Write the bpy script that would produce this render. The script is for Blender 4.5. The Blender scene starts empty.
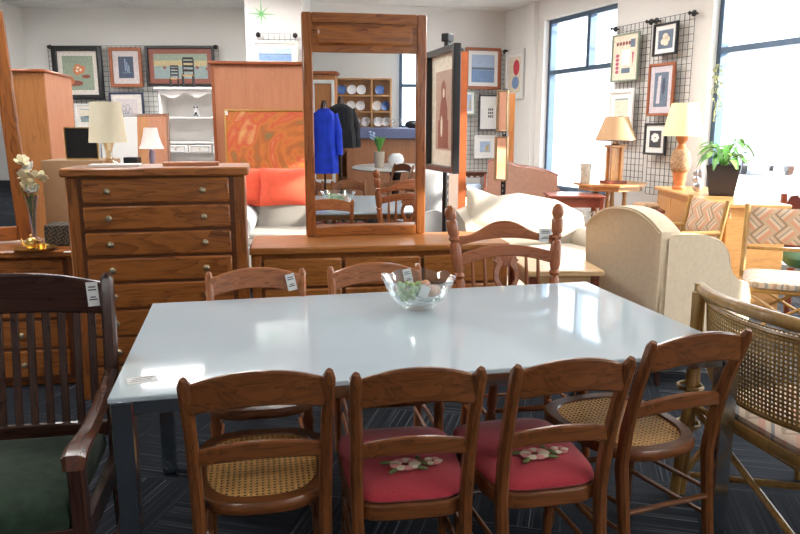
import bpy, bmesh, math, random
from mathutils import Vector, Matrix
random.seed(7)
C = bpy.context.scene.collection
PI = math.pi
R = math.radians
S = bpy.context.scene

# ---------------------------------------------------------------- camera, sky, sun, exposure
cam_d = bpy.data.cameras.new('camera'); cam = bpy.data.objects.new('camera', cam_d); C.objects.link(cam)
cam_d.sensor_width = 36.0; cam_d.lens = 715 / 800 * 36.0; cam_d.clip_start = 0.05; cam_d.clip_end = 300
cam.location = (0, 0, 1.47); cam.rotation_euler = (R(90 - 10.9), 0, 0)
S.camera = cam
S.view_settings.view_transform = 'Standard'; S.view_settings.look = 'None'
S.view_settings.gamma = 1; S.view_settings.exposure = 0.68; S.view_settings.use_curve_mapping = False
w = bpy.data.worlds.new('sky'); S.world = w; w.use_nodes = True
bg = w.node_tree.nodes['Background']; bg.inputs[0].default_value = (0.86, 0.93, 1.0, 1); bg.inputs[1].default_value = 3.2
sun_d = bpy.data.lights.new('sun', 'SUN'); sun_d.energy = 12; sun_d.angle = R(0.8); sun_d.color = (1, 0.93, 0.82)
sun = bpy.data.objects.new('sun', sun_d); C.objects.link(sun)
sun.rotation_euler = Vector((-1, 0.20, -0.38)).to_track_quat('-Z', 'Y').to_euler()
CEIL = 3.3
WALL_O = Vector((1.67, 11.9, 0)); WALL_A = math.atan2(-0.933, 0.36)
WM = Matrix.Translation(WALL_O) @ Matrix.Rotation(WALL_A, 4, 'Z')       # right wall frame: x along the wall towards the camera, y outwards
for i, (t0, t1, z0, z1) in enumerate(((1.16, 2.82, .6, 3.02), (4.40, 9.1, .12, 3.02))):
    ld = bpy.data.lights.new('daylight_portal', 'AREA'); ld.shape = 'RECTANGLE'; ld.size = t1 - t0; ld.size_y = z1 - z0
    ld.cycles.is_portal = True
    lo = bpy.data.objects.new('daylight_portal', ld); C.objects.link(lo)
    lo.matrix_world = WM @ Matrix.Translation(((t0 + t1) / 2, .28, (z0 + z1) / 2)) @ Matrix.Rotation(R(-90), 4, 'X')

# ---------------------------------------------------------------- materials
MATS = {}
def nt(name):
    m = bpy.data.materials.new(name); m.use_nodes = True; MATS[name] = m
    t = m.node_tree; return m, t, t.nodes['Principled BSDF']
def setp(p, **k):
    for a, v in k.items():
        n = {'col': 'Base Color', 'rough': 'Roughness', 'metal': 'Metallic', 'spec': 'Specular IOR Level', 'coat': 'Coat Weight',
             'sheen': 'Sheen Weight', 'sss': 'Subsurface Weight', 'trans': 'Transmission Weight'}[a]
        p.inputs[n].default_value = (*v, 1) if a == 'col' else v
def node(t, typ, **k):
    n = t.nodes.new(typ)
    for a, v in k.items():
        if a.startswith('i_'):
            key = a[2:]; key = int(key) if key.isdigit() else key.replace('_', ' ')
            n.inputs[key].default_value = v
        else: setattr(n, a, v)
    return n
def ramp(t, stops, interp='LINEAR'):
    r = t.nodes.new('ShaderNodeValToRGB'); r.color_ramp.interpolation = interp
    e = r.color_ramp.elements
    while len(e) < len(stops): e.new(0.5)
    for i, (p, c) in enumerate(stops): e[i].position = p; e[i].color = (*c, 1)
    return r
def coords(t, scale=(1, 1, 1), rot=(0, 0, 0)):
    tc = t.nodes.new('ShaderNodeTexCoord'); mp = t.nodes.new('ShaderNodeMapping')
    mp.inputs['Scale'].default_value = scale; mp.inputs['Rotation'].default_value = rot
    t.links.new(tc.outputs['Object'], mp.inputs[0]); return mp.outputs[0]
def plain(name, col, rough=.5, vary=.08, scale=20, **k):
    m, t, p = nt(name); setp(p, rough=rough, **k)
    n = node(t, 'ShaderNodeTexNoise', i_Scale=scale, i_Detail=3.0)
    t.links.new(coords(t), n.inputs['Vector'])
    r = ramp(t, [(.3, tuple(c * (1 - vary) for c in col)), (.7, tuple(min(1, c * (1 + vary)) for c in col))])
    t.links.new(n.outputs[0], r.inputs[0]); t.links.new(r.outputs[0], p.inputs['Base Color'])
    return m
def wood(name, dark, light, axis='X', rough=.32, rings=1.0, coat=.25, cs=14):
    """grain drawn out along one axis, with cathedral figure"""
    m, t, p = nt(name); setp(p, rough=rough, coat=coat); p.inputs['Coat Roughness'].default_value = .15
    a = 'XYZ'.index(axis)
    sc = [cs, cs, cs]; sc[a] = cs * .115
    v = coords(t, tuple(sc))
    n1 = node(t, 'ShaderNodeTexNoise', i_Scale=1.0, i_Detail=4.0, i_Distortion=.8); t.links.new(v, n1.inputs['Vector'])
    mul = node(t, 'ShaderNodeMath', operation='MULTIPLY'); mul.inputs[1].default_value = 9.0 * rings; t.links.new(n1.outputs[0], mul.inputs[0])
    fr = node(t, 'ShaderNodeMath', operation='FRACT'); t.links.new(mul.outputs[0], fr.inputs[0])
    sc2 = [90, 90, 90]; sc2[a] = 5
    n2 = node(t, 'ShaderNodeTexNoise', i_Scale=1.0, i_Detail=2.0); t.links.new(coords(t, tuple(sc2)), n2.inputs['Vector'])
    mx = node(t, 'ShaderNodeMath', operation='MULTIPLY_ADD'); mx.inputs[1].default_value = .55
    t.links.new(fr.outputs[0], mx.inputs[0]); t.links.new(n2.outputs[0], mx.inputs[2])
    mid = tuple((x + y) / 2 for x, y in zip(dark, light))
    r = ramp(t, [(.28, dark), (.5, mid), (.85, light)]); t.links.new(mx.outputs[0], r.inputs[0])
    t.links.new(r.outputs[0], p.inputs['Base Color'])
    return m
def parquet(name, scale, freq, stops, rough=.9, rot=0, plane='xy', lines=False, noise=0.0):
    """square patches whose stripes turn by 90 degrees from patch to patch"""
    m, t, p = nt(name); setp(p, rough=rough, spec=.2)
    rr = (0, 0, rot) if plane == 'xy' else ((0, rot, 0) if plane == 'xz' else (rot, 0, 0))
    v = coords(t, (1, 1, 1), rr)
    sp = node(t, 'ShaderNodeSeparateXYZ'); t.links.new(v, sp.inputs[0])
    iu, iv = {'xy': (0, 1), 'xz': (0, 2), 'yz': (1, 2)}[plane]
    cb = node(t, 'ShaderNodeCombineXYZ'); t.links.new(sp.outputs[iu], cb.inputs[0]); t.links.new(sp.outputs[iv], cb.inputs[1]); cb.inputs[2].default_value = .01
    ch = node(t, 'ShaderNodeTexChecker', i_Scale=scale); t.links.new(cb.outputs[0], ch.inputs['Vector'])
    mx = node(t, 'ShaderNodeMix'); mx.data_type = 'FLOAT'
    t.links.new(ch.outputs['Fac'], mx.inputs[0]); t.links.new(sp.outputs[iu], mx.inputs[2]); t.links.new(sp.outputs[iv], mx.inputs[3])
    if lines:
        mu = node(t, 'ShaderNodeMath', operation='MULTIPLY'); mu.inputs[1].default_value = freq; t.links.new(mx.outputs[0], mu.inputs[0])
        c2 = node(t, 'ShaderNodeCombineXYZ'); t.links.new(mu.outputs[0], c2.inputs[0])
        o = node(t, 'ShaderNodeMix'); o.data_type = 'FLOAT'; t.links.new(ch.outputs['Fac'], o.inputs[0]); t.links.new(sp.outputs[iv], o.inputs[2]); t.links.new(sp.outputs[iu], o.inputs[3])
        t.links.new(o.outputs[0], c2.inputs[1])
        n = node(t, 'ShaderNodeTexNoise', i_Scale=1.0, i_Detail=1.0); t.links.new(c2.outputs[0], n.inputs['Vector'])
        fac = n.outputs[0]
    else:
        mu = node(t, 'ShaderNodeMath', operation='MULTIPLY'); mu.inputs[1].default_value = freq; t.links.new(mx.outputs[0], mu.inputs[0])
        f = node(t, 'ShaderNodeMath', operation='FRACT'); t.links.new(mu.outputs[0], f.inputs[0]); fac = f.outputs[0]
    r = ramp(t, stops, 'LINEAR' if lines else 'CONSTANT'); t.links.new(fac, r.inputs[0])
    t.links.new(r.outputs[0], p.inputs['Base Color'])
    return m
def thin_glass(name, tint=(1, 1, 1), gl=.10, rough=.0, edge=.7):
    m, t, p = nt(name); t.nodes.remove(p)
    out = t.nodes['Material Output']
    tr = node(t, 'ShaderNodeBsdfTransparent'); tr.inputs[0].default_value = (*tint, 1)
    g = node(t, 'ShaderNodeBsdfGlossy'); g.inputs['Roughness'].default_value = rough; g.inputs[0].default_value = (1, 1, 1, 1)
    lw = node(t, 'ShaderNodeLayerWeight', i_Blend=.25)
    mr = node(t, 'ShaderNodeMapRange'); mr.inputs[3].default_value = gl; mr.inputs[4].default_value = edge
    t.links.new(lw.outputs['Facing'], mr.inputs[0])
    mx = node(t, 'ShaderNodeMixShader'); t.links.new(mr.outputs[0], mx.inputs[0]); t.links.new(tr.outputs[0], mx.inputs[1]); t.links.new(g.outputs[0], mx.inputs[2])
    t.links.new(mx.outputs[0], out.inputs[0]); return m
def emit(name, col, st):
    m, t, p = nt(name); setp(p, col=col, rough=.6); p.inputs['Emission Color'].default_value = (*col, 1); p.inputs['Emission Strength'].default_value = st; return m

WALLP = plain('wall_paint', (.80, .79, .76), .85, .015, 3)
CEILM = plain('ceiling_tile', (.82, .82, .80), .9, .03, 30)
WHITE = plain('white_paint', (.82, .82, .80), .45, .02, 6)
PAPER = plain('paper', (.88, .88, .86), .7, .01)
INK = plain('ink', (.06, .06, .07), .7)
CHEST = wood('chest_oak', (.085, .020, .005), (.44, .150, .032), 'X', cs=9)
CHESTV = wood('chest_oak_upright', (.085, .020, .005), (.40, .130, .028), 'Z', cs=9)
HONEY = wood('honey_oak', (.22, .065, .012), (.52, .20, .045), 'X')
HONEYV = wood('honey_oak_upright', (.17, .048, .010), (.44, .155, .035), 'Z')
PINE = wood('pine', (.46, .21, .065), (.64, .34, .12), 'Y', rough=.4)
PINEX = wood('pale_pine', (.62, .38, .17), (.80, .55, .28), 'X', rough=.35)
WAL = wood('walnut_chair', (.060, .018, .006), (.22, .075, .022), 'Z', rough=.28)
WALX = wood('walnut_chair_cross', (.060, .018, .006), (.22, .075, .022), 'X', rough=.28)
CHER = wood('cherry_chair', (.18, .052, .018), (.46, .165, .060), 'X', rough=.3)
CHERV = wood('cherry_chair_upright', (.18, .052, .018), (.46, .165, .060), 'Z', rough=.3)
MAP = wood('redbrown_maple', (.17, .045, .016), (.40, .130, .050), 'Z', rough=.25)
MAPX = wood('redbrown_maple_cross', (.17, .045, .016), (.40, .130, .050), 'X', rough=.25)
DARKW = wood('dark_mahogany', (.018, .008, .006), (.065, .026, .018), 'Z', rough=.25)
DARKX = wood('dark_mahogany_cross', (.018, .008, .006), (.065, .026, .018), 'X', rough=.25)
REDW = wood('red_mahogany', (.10, .018, .010), (.24, .055, .028), 'X', rough=.3)
ORPAN = wood('salmon_panel', (.48, .18, .085), (.58, .25, .13), 'Z', rough=.5, rings=.3)
ORW = wood('orange_cabinet', (.34, .12, .03), (.50, .20, .06), 'Z', rough=.4, rings=.4)
ORC = wood('red_cap_wood', (.24, .05, .015), (.36, .10, .03), 'X', rough=.4)
RATT = wood('rattan_pole', (.22, .11, .025), (.44, .25, .07), 'Z', rough=.35, rings=.3)
CANE = plain('woven_cane', (.98, .52, .17), .5, .12, 60)
CANED = plain('aged_cane', (.40, .25, .085), .5, .2, 60)
RED = plain('red_needlepoint', (.42, .030, .045), .95, .14, 160, sheen=.2)
CREAMT = plain('cream_thread', (.76, .66, .50), .95)
PINKT = plain('pink_thread', (.72, .30, .28), .95)
LEAFT = plain('olive_thread', (.16, .20, .07), .95)
GREENV = plain('dark_green_velvet', (.018, .042, .022), .9, .35, 25, sheen=.08)
TEALV = plain('green_velvet_side', (.10, .19, .14), .9, .15, 25, sheen=.3)
TTOP = plain('back_painted_white_glass', (.58, .68, .74), .05, .005, 2)
CHROME = plain('brushed_chrome', (.55, .58, .60), .16, .03, 30, metal=1.0)
BRASS = plain('aged_brass', (.60, .52, .36), .3, .1, 60, metal=1.0)
GOLD = plain('gold', (.75, .50, .16), .28, .05, 30, metal=1.0)
BLACK = plain('black_satin', (.012, .012, .014), .35)
NAVY = plain('navy_frame', (.02, .035, .09), .4)
STEEL = plain('black_wire', (.03, .03, .035), .5)
ALU = plain('dark_aluminium', (.10, .15, .22), .35, .05, 10, metal=.6)
CREAM = plain('cream_upholstery', (.80, .65, .45), .85, .05, 40, sheen=.2)
CREAMP = plain('cream_piping', (.72, .57, .38), .85)
OFFW = plain('ivory_upholstery', (.46, .41, .34), .9, .04, 30)
GREYF = plain('grey_linen', (.32, .30, .27), .95, .08, 120)
ORF = plain('coral_fabric', (.78, .10, .045), .9, .08, 20, sheen=.2)
PINKF = plain('dusty_pink_fabric', (.50, .28, .20), .75, .08, 25)
CARD = plain('cardboard', (.47, .31, .18), .9, .05, 25)
SHADE = plain('linen_lampshade', (.92, .84, .62), .9, .03, 60)
SHADET = plain('tan_lampshade', (.46, .29, .16), .9, .04, 60)
SHADEY = plain('pale_yellow_lampshade', (.78, .74, .42), .9, .03, 60)
SHADEW = plain('white_lampshade', (.80, .74, .70), .9, .03, 60)
TERRA = plain('terracotta', (.62, .22, .08), .7, .1, 25)
BASK = plain('basket_weave', (.42, .26, .15), .9, .45, 60)
LEAF = plain('leaf_green', (.10, .30, .05), .45, .35, 20)
LEAFL = plain('leaf_light', (.30, .52, .14), .45, .25, 20)
PETAL = plain('cream_petal', (.82, .76, .52), .8, .06)
GRAPE = plain('green_grape', (.42, .58, .20), .3, .1, 30, trans=.2)
GRAPER = plain('rosy_fruit', (.72, .36, .20), .35, .15, 30)
GRAPED = plain('dark_leaf', (.05, .13, .04), .5)
GLASS = thin_glass('clear_glass', (.97, .99, .98), .10, .0, .8)
PANE = thin_glass('window_glass', (.98, .99, 1), .04, .0, .35)
m, t, p = nt('mirror_silver'); setp(p, col=(.93, .94, .94), rough=0.0, metal=1.0); MIRR = m
BLUE = plain('royal_blue_cloth', (.010, .050, .62), .8, .15, 12)
COUNTB = plain('slate_blue_laminate', (.15, .17, .30), .5)
CPANEL = wood('counter_panelling', (.30, .12, .06), (.42, .19, .10), 'Z', rings=.4)
SHELFW = wood('shelf_wood', (.45, .22, .08), (.60, .33, .14), 'X', rings=.4)
PLATE = plain('white_china', (.85, .86, .88), .2, .02)
PLATEB = plain('blue_china', (.10, .20, .50), .25, .4, 60)
ASPH = plain('pale_paving', (.70, .70, .70), .9, .05, 2)
BRICK = plain('outside_brick', (.45, .22, .16), .9, .2, 8)
OUTW = plain('outside_render', (.80, .82, .85), .9, .03, 2)
LAMPW = emit('fluorescent_lens', (1.0, .985, .965), 17.0)
WEAVE = parquet('peach_basket_weave', 9.0, 9.0, [(0, (.55, .40, .27)), (.2, (.62, .33, .22)), (.4, (.66, .52, .38)), (.58, (.27, .27, .25)), (.66, (.60, .46, .33)), (.86, (.33, .24, .17))], .9, R(45), 'xz')
WEAVES = parquet('peach_basket_weave_seat', 9.0, 9.0, [(0, (0.53, 0.42, 0.34)), (.25, (0.56, 0.34, 0.27)), (.45, (0.59, 0.50, 0.40)), (.6, (0.27, 0.28, 0.29)), (.7, (0.56, 0.46, 0.37)), (.88, (0.37, 0.29, 0.22))], .9, R(38), 'xy')
CARPET = parquet('carpet_tiles', 2.0, 110.0, [(.30, (.010, .013, .018)), (.55, (.022, .027, .036)), (.66, (.045, .052, .064)), (.74, (.17, .18, .20))], .95, R(14), 'xy', True)
TEALP = parquet('teal_quilt', 16, 40, [(0, (.10, .30, .24)), (.5, (.16, .40, .32))], .9, R(45), 'xz')
TAPE = parquet('dark_floral_box', 30, 60, [(0, (.05, .05, .05)), (.6, (.16, .13, .09))], .6, R(30), 'xz')
# sunset-coloured abstract canvas
def abstract():
    m, t, p = nt('abstract_canvas'); setp(p, rough=.5)
    v = coords(t, (1, 1, 1))
    n = node(t, 'ShaderNodeTexNoise', i_Scale=3.2, i_Detail=4.0, i_Distortion=.6); t.links.new(v, n.inputs['Vector'])
    wv = node(t, 'ShaderNodeTexWave', i_Scale=2.6, i_Distortion=5.0, wave_type='RINGS', rings_direction='Y'); 
    mp2 = node(t, 'ShaderNodeMapping'); mp2.inputs['Location'].default_value = (-.35, 0, -.25); t.links.new(v, mp2.inputs[0]); t.links.new(mp2.outputs[0], wv.inputs['Vector'])
    a = node(t, 'ShaderNodeMath', operation='MULTIPLY_ADD'); a.inputs[1].default_value = .09; t.links.new(wv.outputs['Fac'], a.inputs[0]); t.links.new(n.outputs[0], a.inputs[2])
    r = ramp(t, [(.36, (.26, .18, .06)), (.46, (.46, .13, .03)), (.54, (.62, .20, .04)), (.62, (.60, .10, .04)), (.74, (.72, .38, .14))])
    t.links.new(a.outputs[0], r.inputs[0]); t.links.new(r.outputs[0], p.inputs['Base Color']); return m
ABST = abstract()
PB = {n: plain('art_' + n, c, .5, .12, 40) for n, c in dict(sky=(.40, .52, .70), sea=(.20, .32, .55), sage=(.30, .36, .27), orange=(.62, .20, .08), cream=(.80, .72, .58),
      mat=(.78, .72, .66), sepia=(.50, .34, .26), rust=(.28, .09, .06), grass=(.52, .42, .22), water=(.28, .36, .36), red=(.60, .05, .07), dusk=(.06, .08, .13),
      lilac=(.62, .58, .62), slate=(.14, .19, .26), pinkmat=(.66, .58, .58), rose=(.50, .10, .16)).items()}

# ---------------------------------------------------------------- mesh helpers
class B:
    def __init__(s): s.bm = bmesh.new(); s.mi = 0
    def _f(s, vs):
        try: f = s.bm.faces.new(vs); f.material_index = s.mi; return f
        except ValueError: return None
    def box(s, c, d, rot=None, bev=0.0, taper=1.0):
        """centre, full dimensions; taper scales the bottom"""
        M = Matrix.Translation(c)
        if rot is not None: M = M @ (Matrix.Rotation(rot, 4, 'Z') if isinstance(rot, (int, float)) else rot)
        hx, hy, hz = d[0] / 2, d[1] / 2, d[2] / 2
        b = min(bev, hx * .9, hy * .9, hz * .9)
        if b <= 0:
            vs = [s.bm.verts.new(M @ Vector((x * hx * (taper if z < 0 else 1), y * hy * (taper if z < 0 else 1), z * hz))) for z in (-1, 1) for x, y in ((-1, -1), (1, -1), (1, 1), (-1, 1))]
            for q in ((3, 2, 1, 0), (4, 5, 6, 7), (0, 1, 5, 4), (1, 2, 6, 5), (2, 3, 7, 6), (3, 0, 4, 7)): s._f([vs[i] for i in q])
            return s
        rings = []
        for z, ins in ((-hz, b), (-hz + b, 0), (hz - b, 0), (hz, b)):
            k = taper if z < 0 else 1
            x, y = hx * k - ins, hy * k - ins; c2 = b if ins == 0 else 0
            if c2: pts = [(-x + c2, -y), (x - c2, -y), (x, -y + c2), (x, y - c2), (x - c2, y), (-x + c2, y), (-x, y - c2), (-x, -y + c2)]
            else: 
                e = .0005; pts = [(-x + e, -y), (x - e, -y), (x, -y + e), (x, y - e), (x - e, y), (-x + e, y), (-x, y - e), (-x, -y + e)]
            rings.append([s.bm.verts.new(M @ Vector((px, py, z))) for px, py in pts])
        s._rings(rings, True); return s
    def _rings(s, rings, cap=True, close=False):
        n = len(rings[0])
        for a, b in zip(rings, rings[1:] + ([rings[0]] if close else [])):
            for i in range(n): s._f([a[i], a[(i + 1) % n], b[(i + 1) % n], b[i]])
        if cap and not close: s._f(list(reversed(rings[0]))); s._f(rings[-1])
    def sweep(s, pts, sec, up=(0, 0, 1), close=False, scales=None):
        """sec: list of (a, b) section coords, or list of such lists per point"""
        pts = [Vector(p) for p in pts]; n = len(pts); up = Vector(up); rings = []
        for i, p in enumerate(pts):
            if close: T = pts[(i + 1) % n] - pts[i - 1]
            else: T = pts[min(i + 1, n - 1)] - pts[max(i - 1, 0)]
            T.normalize(); sd = T.cross(up)
            if sd.length < 1e-3: sd = T.cross(Vector((0, 1, 0)))
            sd.normalize(); U = sd.cross(T)
            q = sec[i] if isinstance(sec[0], list) else sec
            k = scales[i] if scales else 1
            rings.append([s.bm.verts.new(p + sd * a * k + U * b * k) for a, b in q])
        s._rings(rings, True, close); return s
    def bar(s, pts, w, h, up=(0, 0, 1), bev=.004, close=False):
        """chamfered rectangular section: w across, h along up; w or h may be lists"""
        def sc(w, h):
            x, y = w / 2, h / 2; b = min(bev, x * .8, y * .8)
            return [(-x + b, -y), (x - b, -y), (x, -y + b), (x, y - b), (x - b, y), (-x + b, y), (-x, y - b), (-x, -y + b)]
        n = len(pts)
        ws = w if isinstance(w, (list, tuple)) else [w] * n; hs = h if isinstance(h, (list, tuple)) else [h] * n
        return s.sweep(pts, [sc(a, b) for a, b in zip(ws, hs)], up, close)
    def rod(s, pts, r, seg=8, close=False, up=(0.02, 0.01, 1)):
        rs = r if isinstance(r, (list, tuple)) else [r] * len(pts)
        return s.sweep(pts, [[(q * math.cos(2 * PI * k / seg), q * math.sin(2 * PI * k / seg)) for k in range(seg)] for q in rs], up, close)
    def lathe(s, prof, c=(0, 0, 0), seg=20, cap=True, M=None, wob=None):
        c = Vector(c); rings = []
        for j, (r, z) in enumerate(prof):
            rg = []
            for k in range(seg):
                a = 2 * PI * k / seg; rr = max(r, 1e-4) * (wob(a, j) if wob else 1)
                v = Vector((rr * math.cos(a), rr * math.sin(a), z)); v = (M @ v) if M else v
                rg.append(s.bm.verts.new(c + v))
            rings.append(rg)
        s._rings(rings, cap); return s
    def prism(s, poly, d0, d1, plane='xz'):
        def P(a, b, d): return {'xz': (a, d, b), 'xy': (a, b, d), 'yz': (d, a, b)}[plane]
        A = [s.bm.verts.new(P(a, b, d0)) for a, b in poly]; Bv = [s.bm.verts.new(P(a, b, d1)) for a, b in poly]
        s._rings([A, Bv], True); return s
    def ring(s, outer, inner, z0, z1, plane='xy', bev=.006):
        """flat frame between two outlines with the same number of points, edges eased"""
        def P(a, b, d): return {'xz': (a, d, b), 'xy': (a, b, d), 'yz': (d, a, b)}[plane]
        lv = []
        def mixp(o, i, f): return [(a + (c - a) * f, b + (d - b) * f) for (a, b), (c, d) in zip(o, i)]
        e = .12
        for o, z in ((mixp(outer, inner, e), z0), (outer, z0 + bev), (outer, z1 - bev), (mixp(outer, inner, e), z1), (mixp(outer, inner, 1 - e), z1), (inner, z1 - bev), (inner, z0 + bev), (mixp(outer, inner, 1 - e), z0)):
            lv.append([s.bm.verts.new(P(a, b, z)) for a, b in o])
        s._rings(lv, False, True); return s
    def disc(s, c, rx, rz, seg=12, plane='xz'):
        x, y, z = c
        f = (lambda a: (x + rx * math.cos(a), y, z + rz * math.sin(a))) if plane == 'xz' else (lambda a: (x + rx * math.cos(a), y + rz * math.sin(a), z))
        s._f([s.bm.verts.new(f(2 * PI * k / seg)) for k in range(seg)]); return s
    def blob(s, c, r, seg=10, rot=None):
        """ellipsoid"""
        rx, ry, rz = r; M = rot or Matrix.Identity(4); rings = []
        n = max(5, seg // 2 + 1)
        for i in range(n + 1):
            ph = -PI / 2 + PI * i / n; cr = max(math.cos(ph), .02)
            rings.append([s.bm.verts.new(Vector(c) + M @ Vector((rx * cr * math.cos(2 * PI * k / seg), ry * cr * math.sin(2 * PI * k / seg), rz * math.sin(ph)))) for k in range(seg)])
        s._rings(rings, True); return s
    def pad(s, outline, z0, z1, crown=.02, edge=.015):
        """cushion: outline grows, domes towards the middle"""
        n = len(outline); cx = sum(a for a, b in outline) / n; cy = sum(b for a, b in outline) / n
        def sc(f): return [(cx + (a - cx) * f, cy + (b - cy) * f) for a, b in outline]
        rs = []
        for f, z in ((.90, z0), (.985, z0 + edge * .5), (1.0, (z0 + z1) / 2), (.985, z1 - edge * .4), (.93, z1), (.7, z1 + crown * .6), (.4, z1 + crown * .9), (.1, z1 + crown)):
            rs.append([s.bm.verts.new((a, b, z)) for a, b in sc(f)])
        s._rings(rs, True); return s
    def pillow(s, c, wd, hg, th, rot=None, n=10):
        """knife-edge cushion standing in x-z"""
        M = Matrix.Translation(c) @ (rot or Matrix.Identity(4))
        def q(u, v, sg):
            k = (max(0, 1 - abs(u) ** 2.6) * max(0, 1 - abs(v) ** 2.6)) ** .5
            pin = 1 - .07 * (1 - abs(v)) * abs(u) ** 3
            pz = 1 - .07 * (1 - abs(u)) * abs(v) ** 3
            return M @ Vector((u * wd / 2 * pin, sg * th / 2 * k, v * hg / 2 * pz))
        g = {}
        for sg in (-1, 1):
            for i in range(n + 1):
                for j in range(n + 1):
                    bd = i in (0, n) or j in (0, n)
                    key = (i, j, 0 if bd else sg)
                    if key not in g: g[key] = s.bm.verts.new(q(2 * i / n - 1, 2 * j / n - 1, sg))
        for sg in (-1, 1):
            for i in range(n):
                for j in range(n):
                    ks = [(i, j), (i + 1, j), (i + 1, j + 1), (i, j + 1)]
                    vs = [g[(a, b, 0 if (a in (0, n) or b in (0, n)) else sg)] for a, b in ks]
                    s._f(vs if sg < 0 else vs[::-1])
        return s
    def cane(s, inside, x0, x1, y0, y1, pitch, fn):
        """open weave: an eight-sided hole in every cell; fn maps (u, v) to space"""
        vc = {}
        def vert(u, v):
            k = (round(u / pitch * 40), round(v / pitch * 40))
            if k not in vc: vc[k] = s.bm.verts.new(fn(u, v))
            return vc[k]
        nx = int((x1 - x0) / pitch); ny = int((y1 - y0) / pitch)
        for i in range(nx):
            for j in range(ny):
                u = x0 + (i + .5) * pitch; v = y0 + (j + .5) * pitch
                if not inside(u, v): continue
                h = pitch / 2; r = pitch * .28
                o = [vert(u + a * h, v + b * h) for a, b in ((1, 0), (1, 1), (0, 1), (-1, 1), (-1, 0), (-1, -1), (0, -1), (1, -1))]
                q = [s.bm.verts.new(fn(u + r * math.cos(k * PI / 4), v + r * math.sin(k * PI / 4))) for k in range(8)]
                for k in range(8): s._f([o[k], o[(k + 1) % 8], q[(k + 1) % 8], q[k]])
        return s
    def xf(s, M):
        bmesh.ops.transform(s.bm, matrix=M, verts=s.bm.verts); return s
    def build(s, name, mats, parent=None, loc=None, rotz=0, angle=38, label=None, solid=0):
        me = bpy.data.meshes.new(name)
        bmesh.ops.recalc_face_normals(s.bm, faces=s.bm.faces)
        s.bm.edges.ensure_lookup_table()
        for e in s.bm.edges:
            if len(e.link_faces) == 2 and e.calc_face_angle(0) > R(angle): e.smooth = False
        for f in s.bm.faces: f.smooth = True
        s.bm.to_mesh(me); s.bm.free()
        for mm in (mats if isinstance(mats, (list, tuple)) else [mats]): me.materials.append(mm)
        o = bpy.data.objects.new(name, me); C.objects.link(o)
        if parent: o.parent = parent
        if loc is not None: o.location = loc
        if rotz: o.rotation_euler = (0, 0, rotz)
        if label: o['label'] = label
        if solid:
            md = o.modifiers.new('thickness', 'SOLIDIFY'); md.thickness = solid; md.offset = 0
        return o
def tag(o, label, cat, group=None):
    o['label'] = label; o['category'] = cat
    if group: o['group'] = group
    elif 'group' in o.keys(): del o['group']
    return o
def thing(name, label, cat, loc=(0, 0, 0), rotz=0, group=None):
    o = bpy.data.objects.new(name, None); C.objects.link(o); o.empty_display_size = .1
    o.location = loc; o.rotation_euler = (0, 0, rotz) if isinstance(rotz, (int, float)) else rotz
    return tag(o, label, cat, group)
def solo(name, label, cat, b, mats, loc, rotz=0, group=None, **k):
    return tag(b.build(name, mats, None, loc, rotz, **k), label, cat, group)
def dup(root, loc, rotz, label, group=None):
    r = root.copy(); C.objects.link(r); r.location = loc; r.rotation_euler = (0, 0, rotz)
    tag(r, label, root['category'], group or root.get('group'))
    for ch in list(root.children):
        c = ch.copy(); C.objects.link(c); c.parent = r
        for g in list(ch.children):
            d = g.copy(); C.objects.link(d); d.parent = c
    return r
def struct(name, b, mats, parent=None, M=None, **k):
    o = b.build(name, mats, parent, **k)
    if M is not None: o.matrix_world = M
    if not parent: o['kind'] = 'structure'
    return o
def arc(a0, a1, n, r, c=(0, 0)): return [(c[0] + r * math.cos(a0 + (a1 - a0) * i / n), c[1] + r * math.sin(a0 + (a1 - a0) * i / n)) for i in range(n + 1)]
def lerp(a, b, f): return a + (b - a) * f
def price_tag(parent, loc, w=.035, h=.06, rot=None):
    b = B(); M = Matrix.Translation(loc) @ (rot or Matrix.Identity(4))
    b.box((0, 0, 0), (w, .0015, h))
    b.mi = 1
    for z, f in ((.3, .6), (.18, .7), (-.12, .45), (-.22, .7)): b.box((0, -.0012, h * z), (w * f, .0006, h * .05))
    b.xf(M); return b.build('price_tag', [PAPER, INK], parent, label='white paper price tag with printed lines')

# ---------------------------------------------------------------- the room
NE = (1.67, 11.9); SE = (7.23, -2.52); SW = (-5.8, -7.47); NW = (-5.8, 11.5)
SHELL = [NW, (-2.34, 11.55), (-2.34, 10.3), SW]
b = B(); b.prism([(-6.1, -7.9), (7.6, -2.8), (1.97, 12.35), (-6.1, 12.35)], -.1, 0, 'xy'); struct('floor', b, CARPET)
b = B(); b.prism([(-6.1, -7.9), (7.6, -2.8), (1.97, 12.35), (-6.1, 12.35)], CEIL, CEIL + .1, 'xy'); ceil = struct('ceiling', b, CEILM)
b = B()
for k in range(-9, 16): b.box((0, k * .61, CEIL - .003), (16, .022, .006))
for k in range(-12, 13): b.box((k * 1.22, 2, CEIL - .003), (.022, 24, .006))
b.xf(Matrix.Translation((-.3, 3.2, 0)) @ Matrix.Rotation(R(9), 4, 'Z')); 
bmesh.ops.delete(b.bm, geom=[v for v in b.bm.verts if False], context='VERTS')
g = struct('ceiling_grid', b, WHITE, ceil)
def seg_wall(name, p0, p1, th, z0=0, z1=CEIL, mat=WALLP):
    """wall between two plan points; thickness to the left of p0->p1"""
    b = B(); d = Vector((p1[0] - p0[0], p1[1] - p0[1])); L = d.length; d.normalize(); n = Vector((-d.y, d.x)) * th
    b.prism([p0, p1, (p1[0] + n.x, p1[1] + n.y), (p0[0] + n.x, p0[1] + n.y)], z0, z1, 'xy')
    return struct(name, b, mat)
seg_wall('wall_west', SW, NW, .2)
seg_wall('wall_north_alcove', NW, (-2.0, 11.55), .2)
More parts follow.
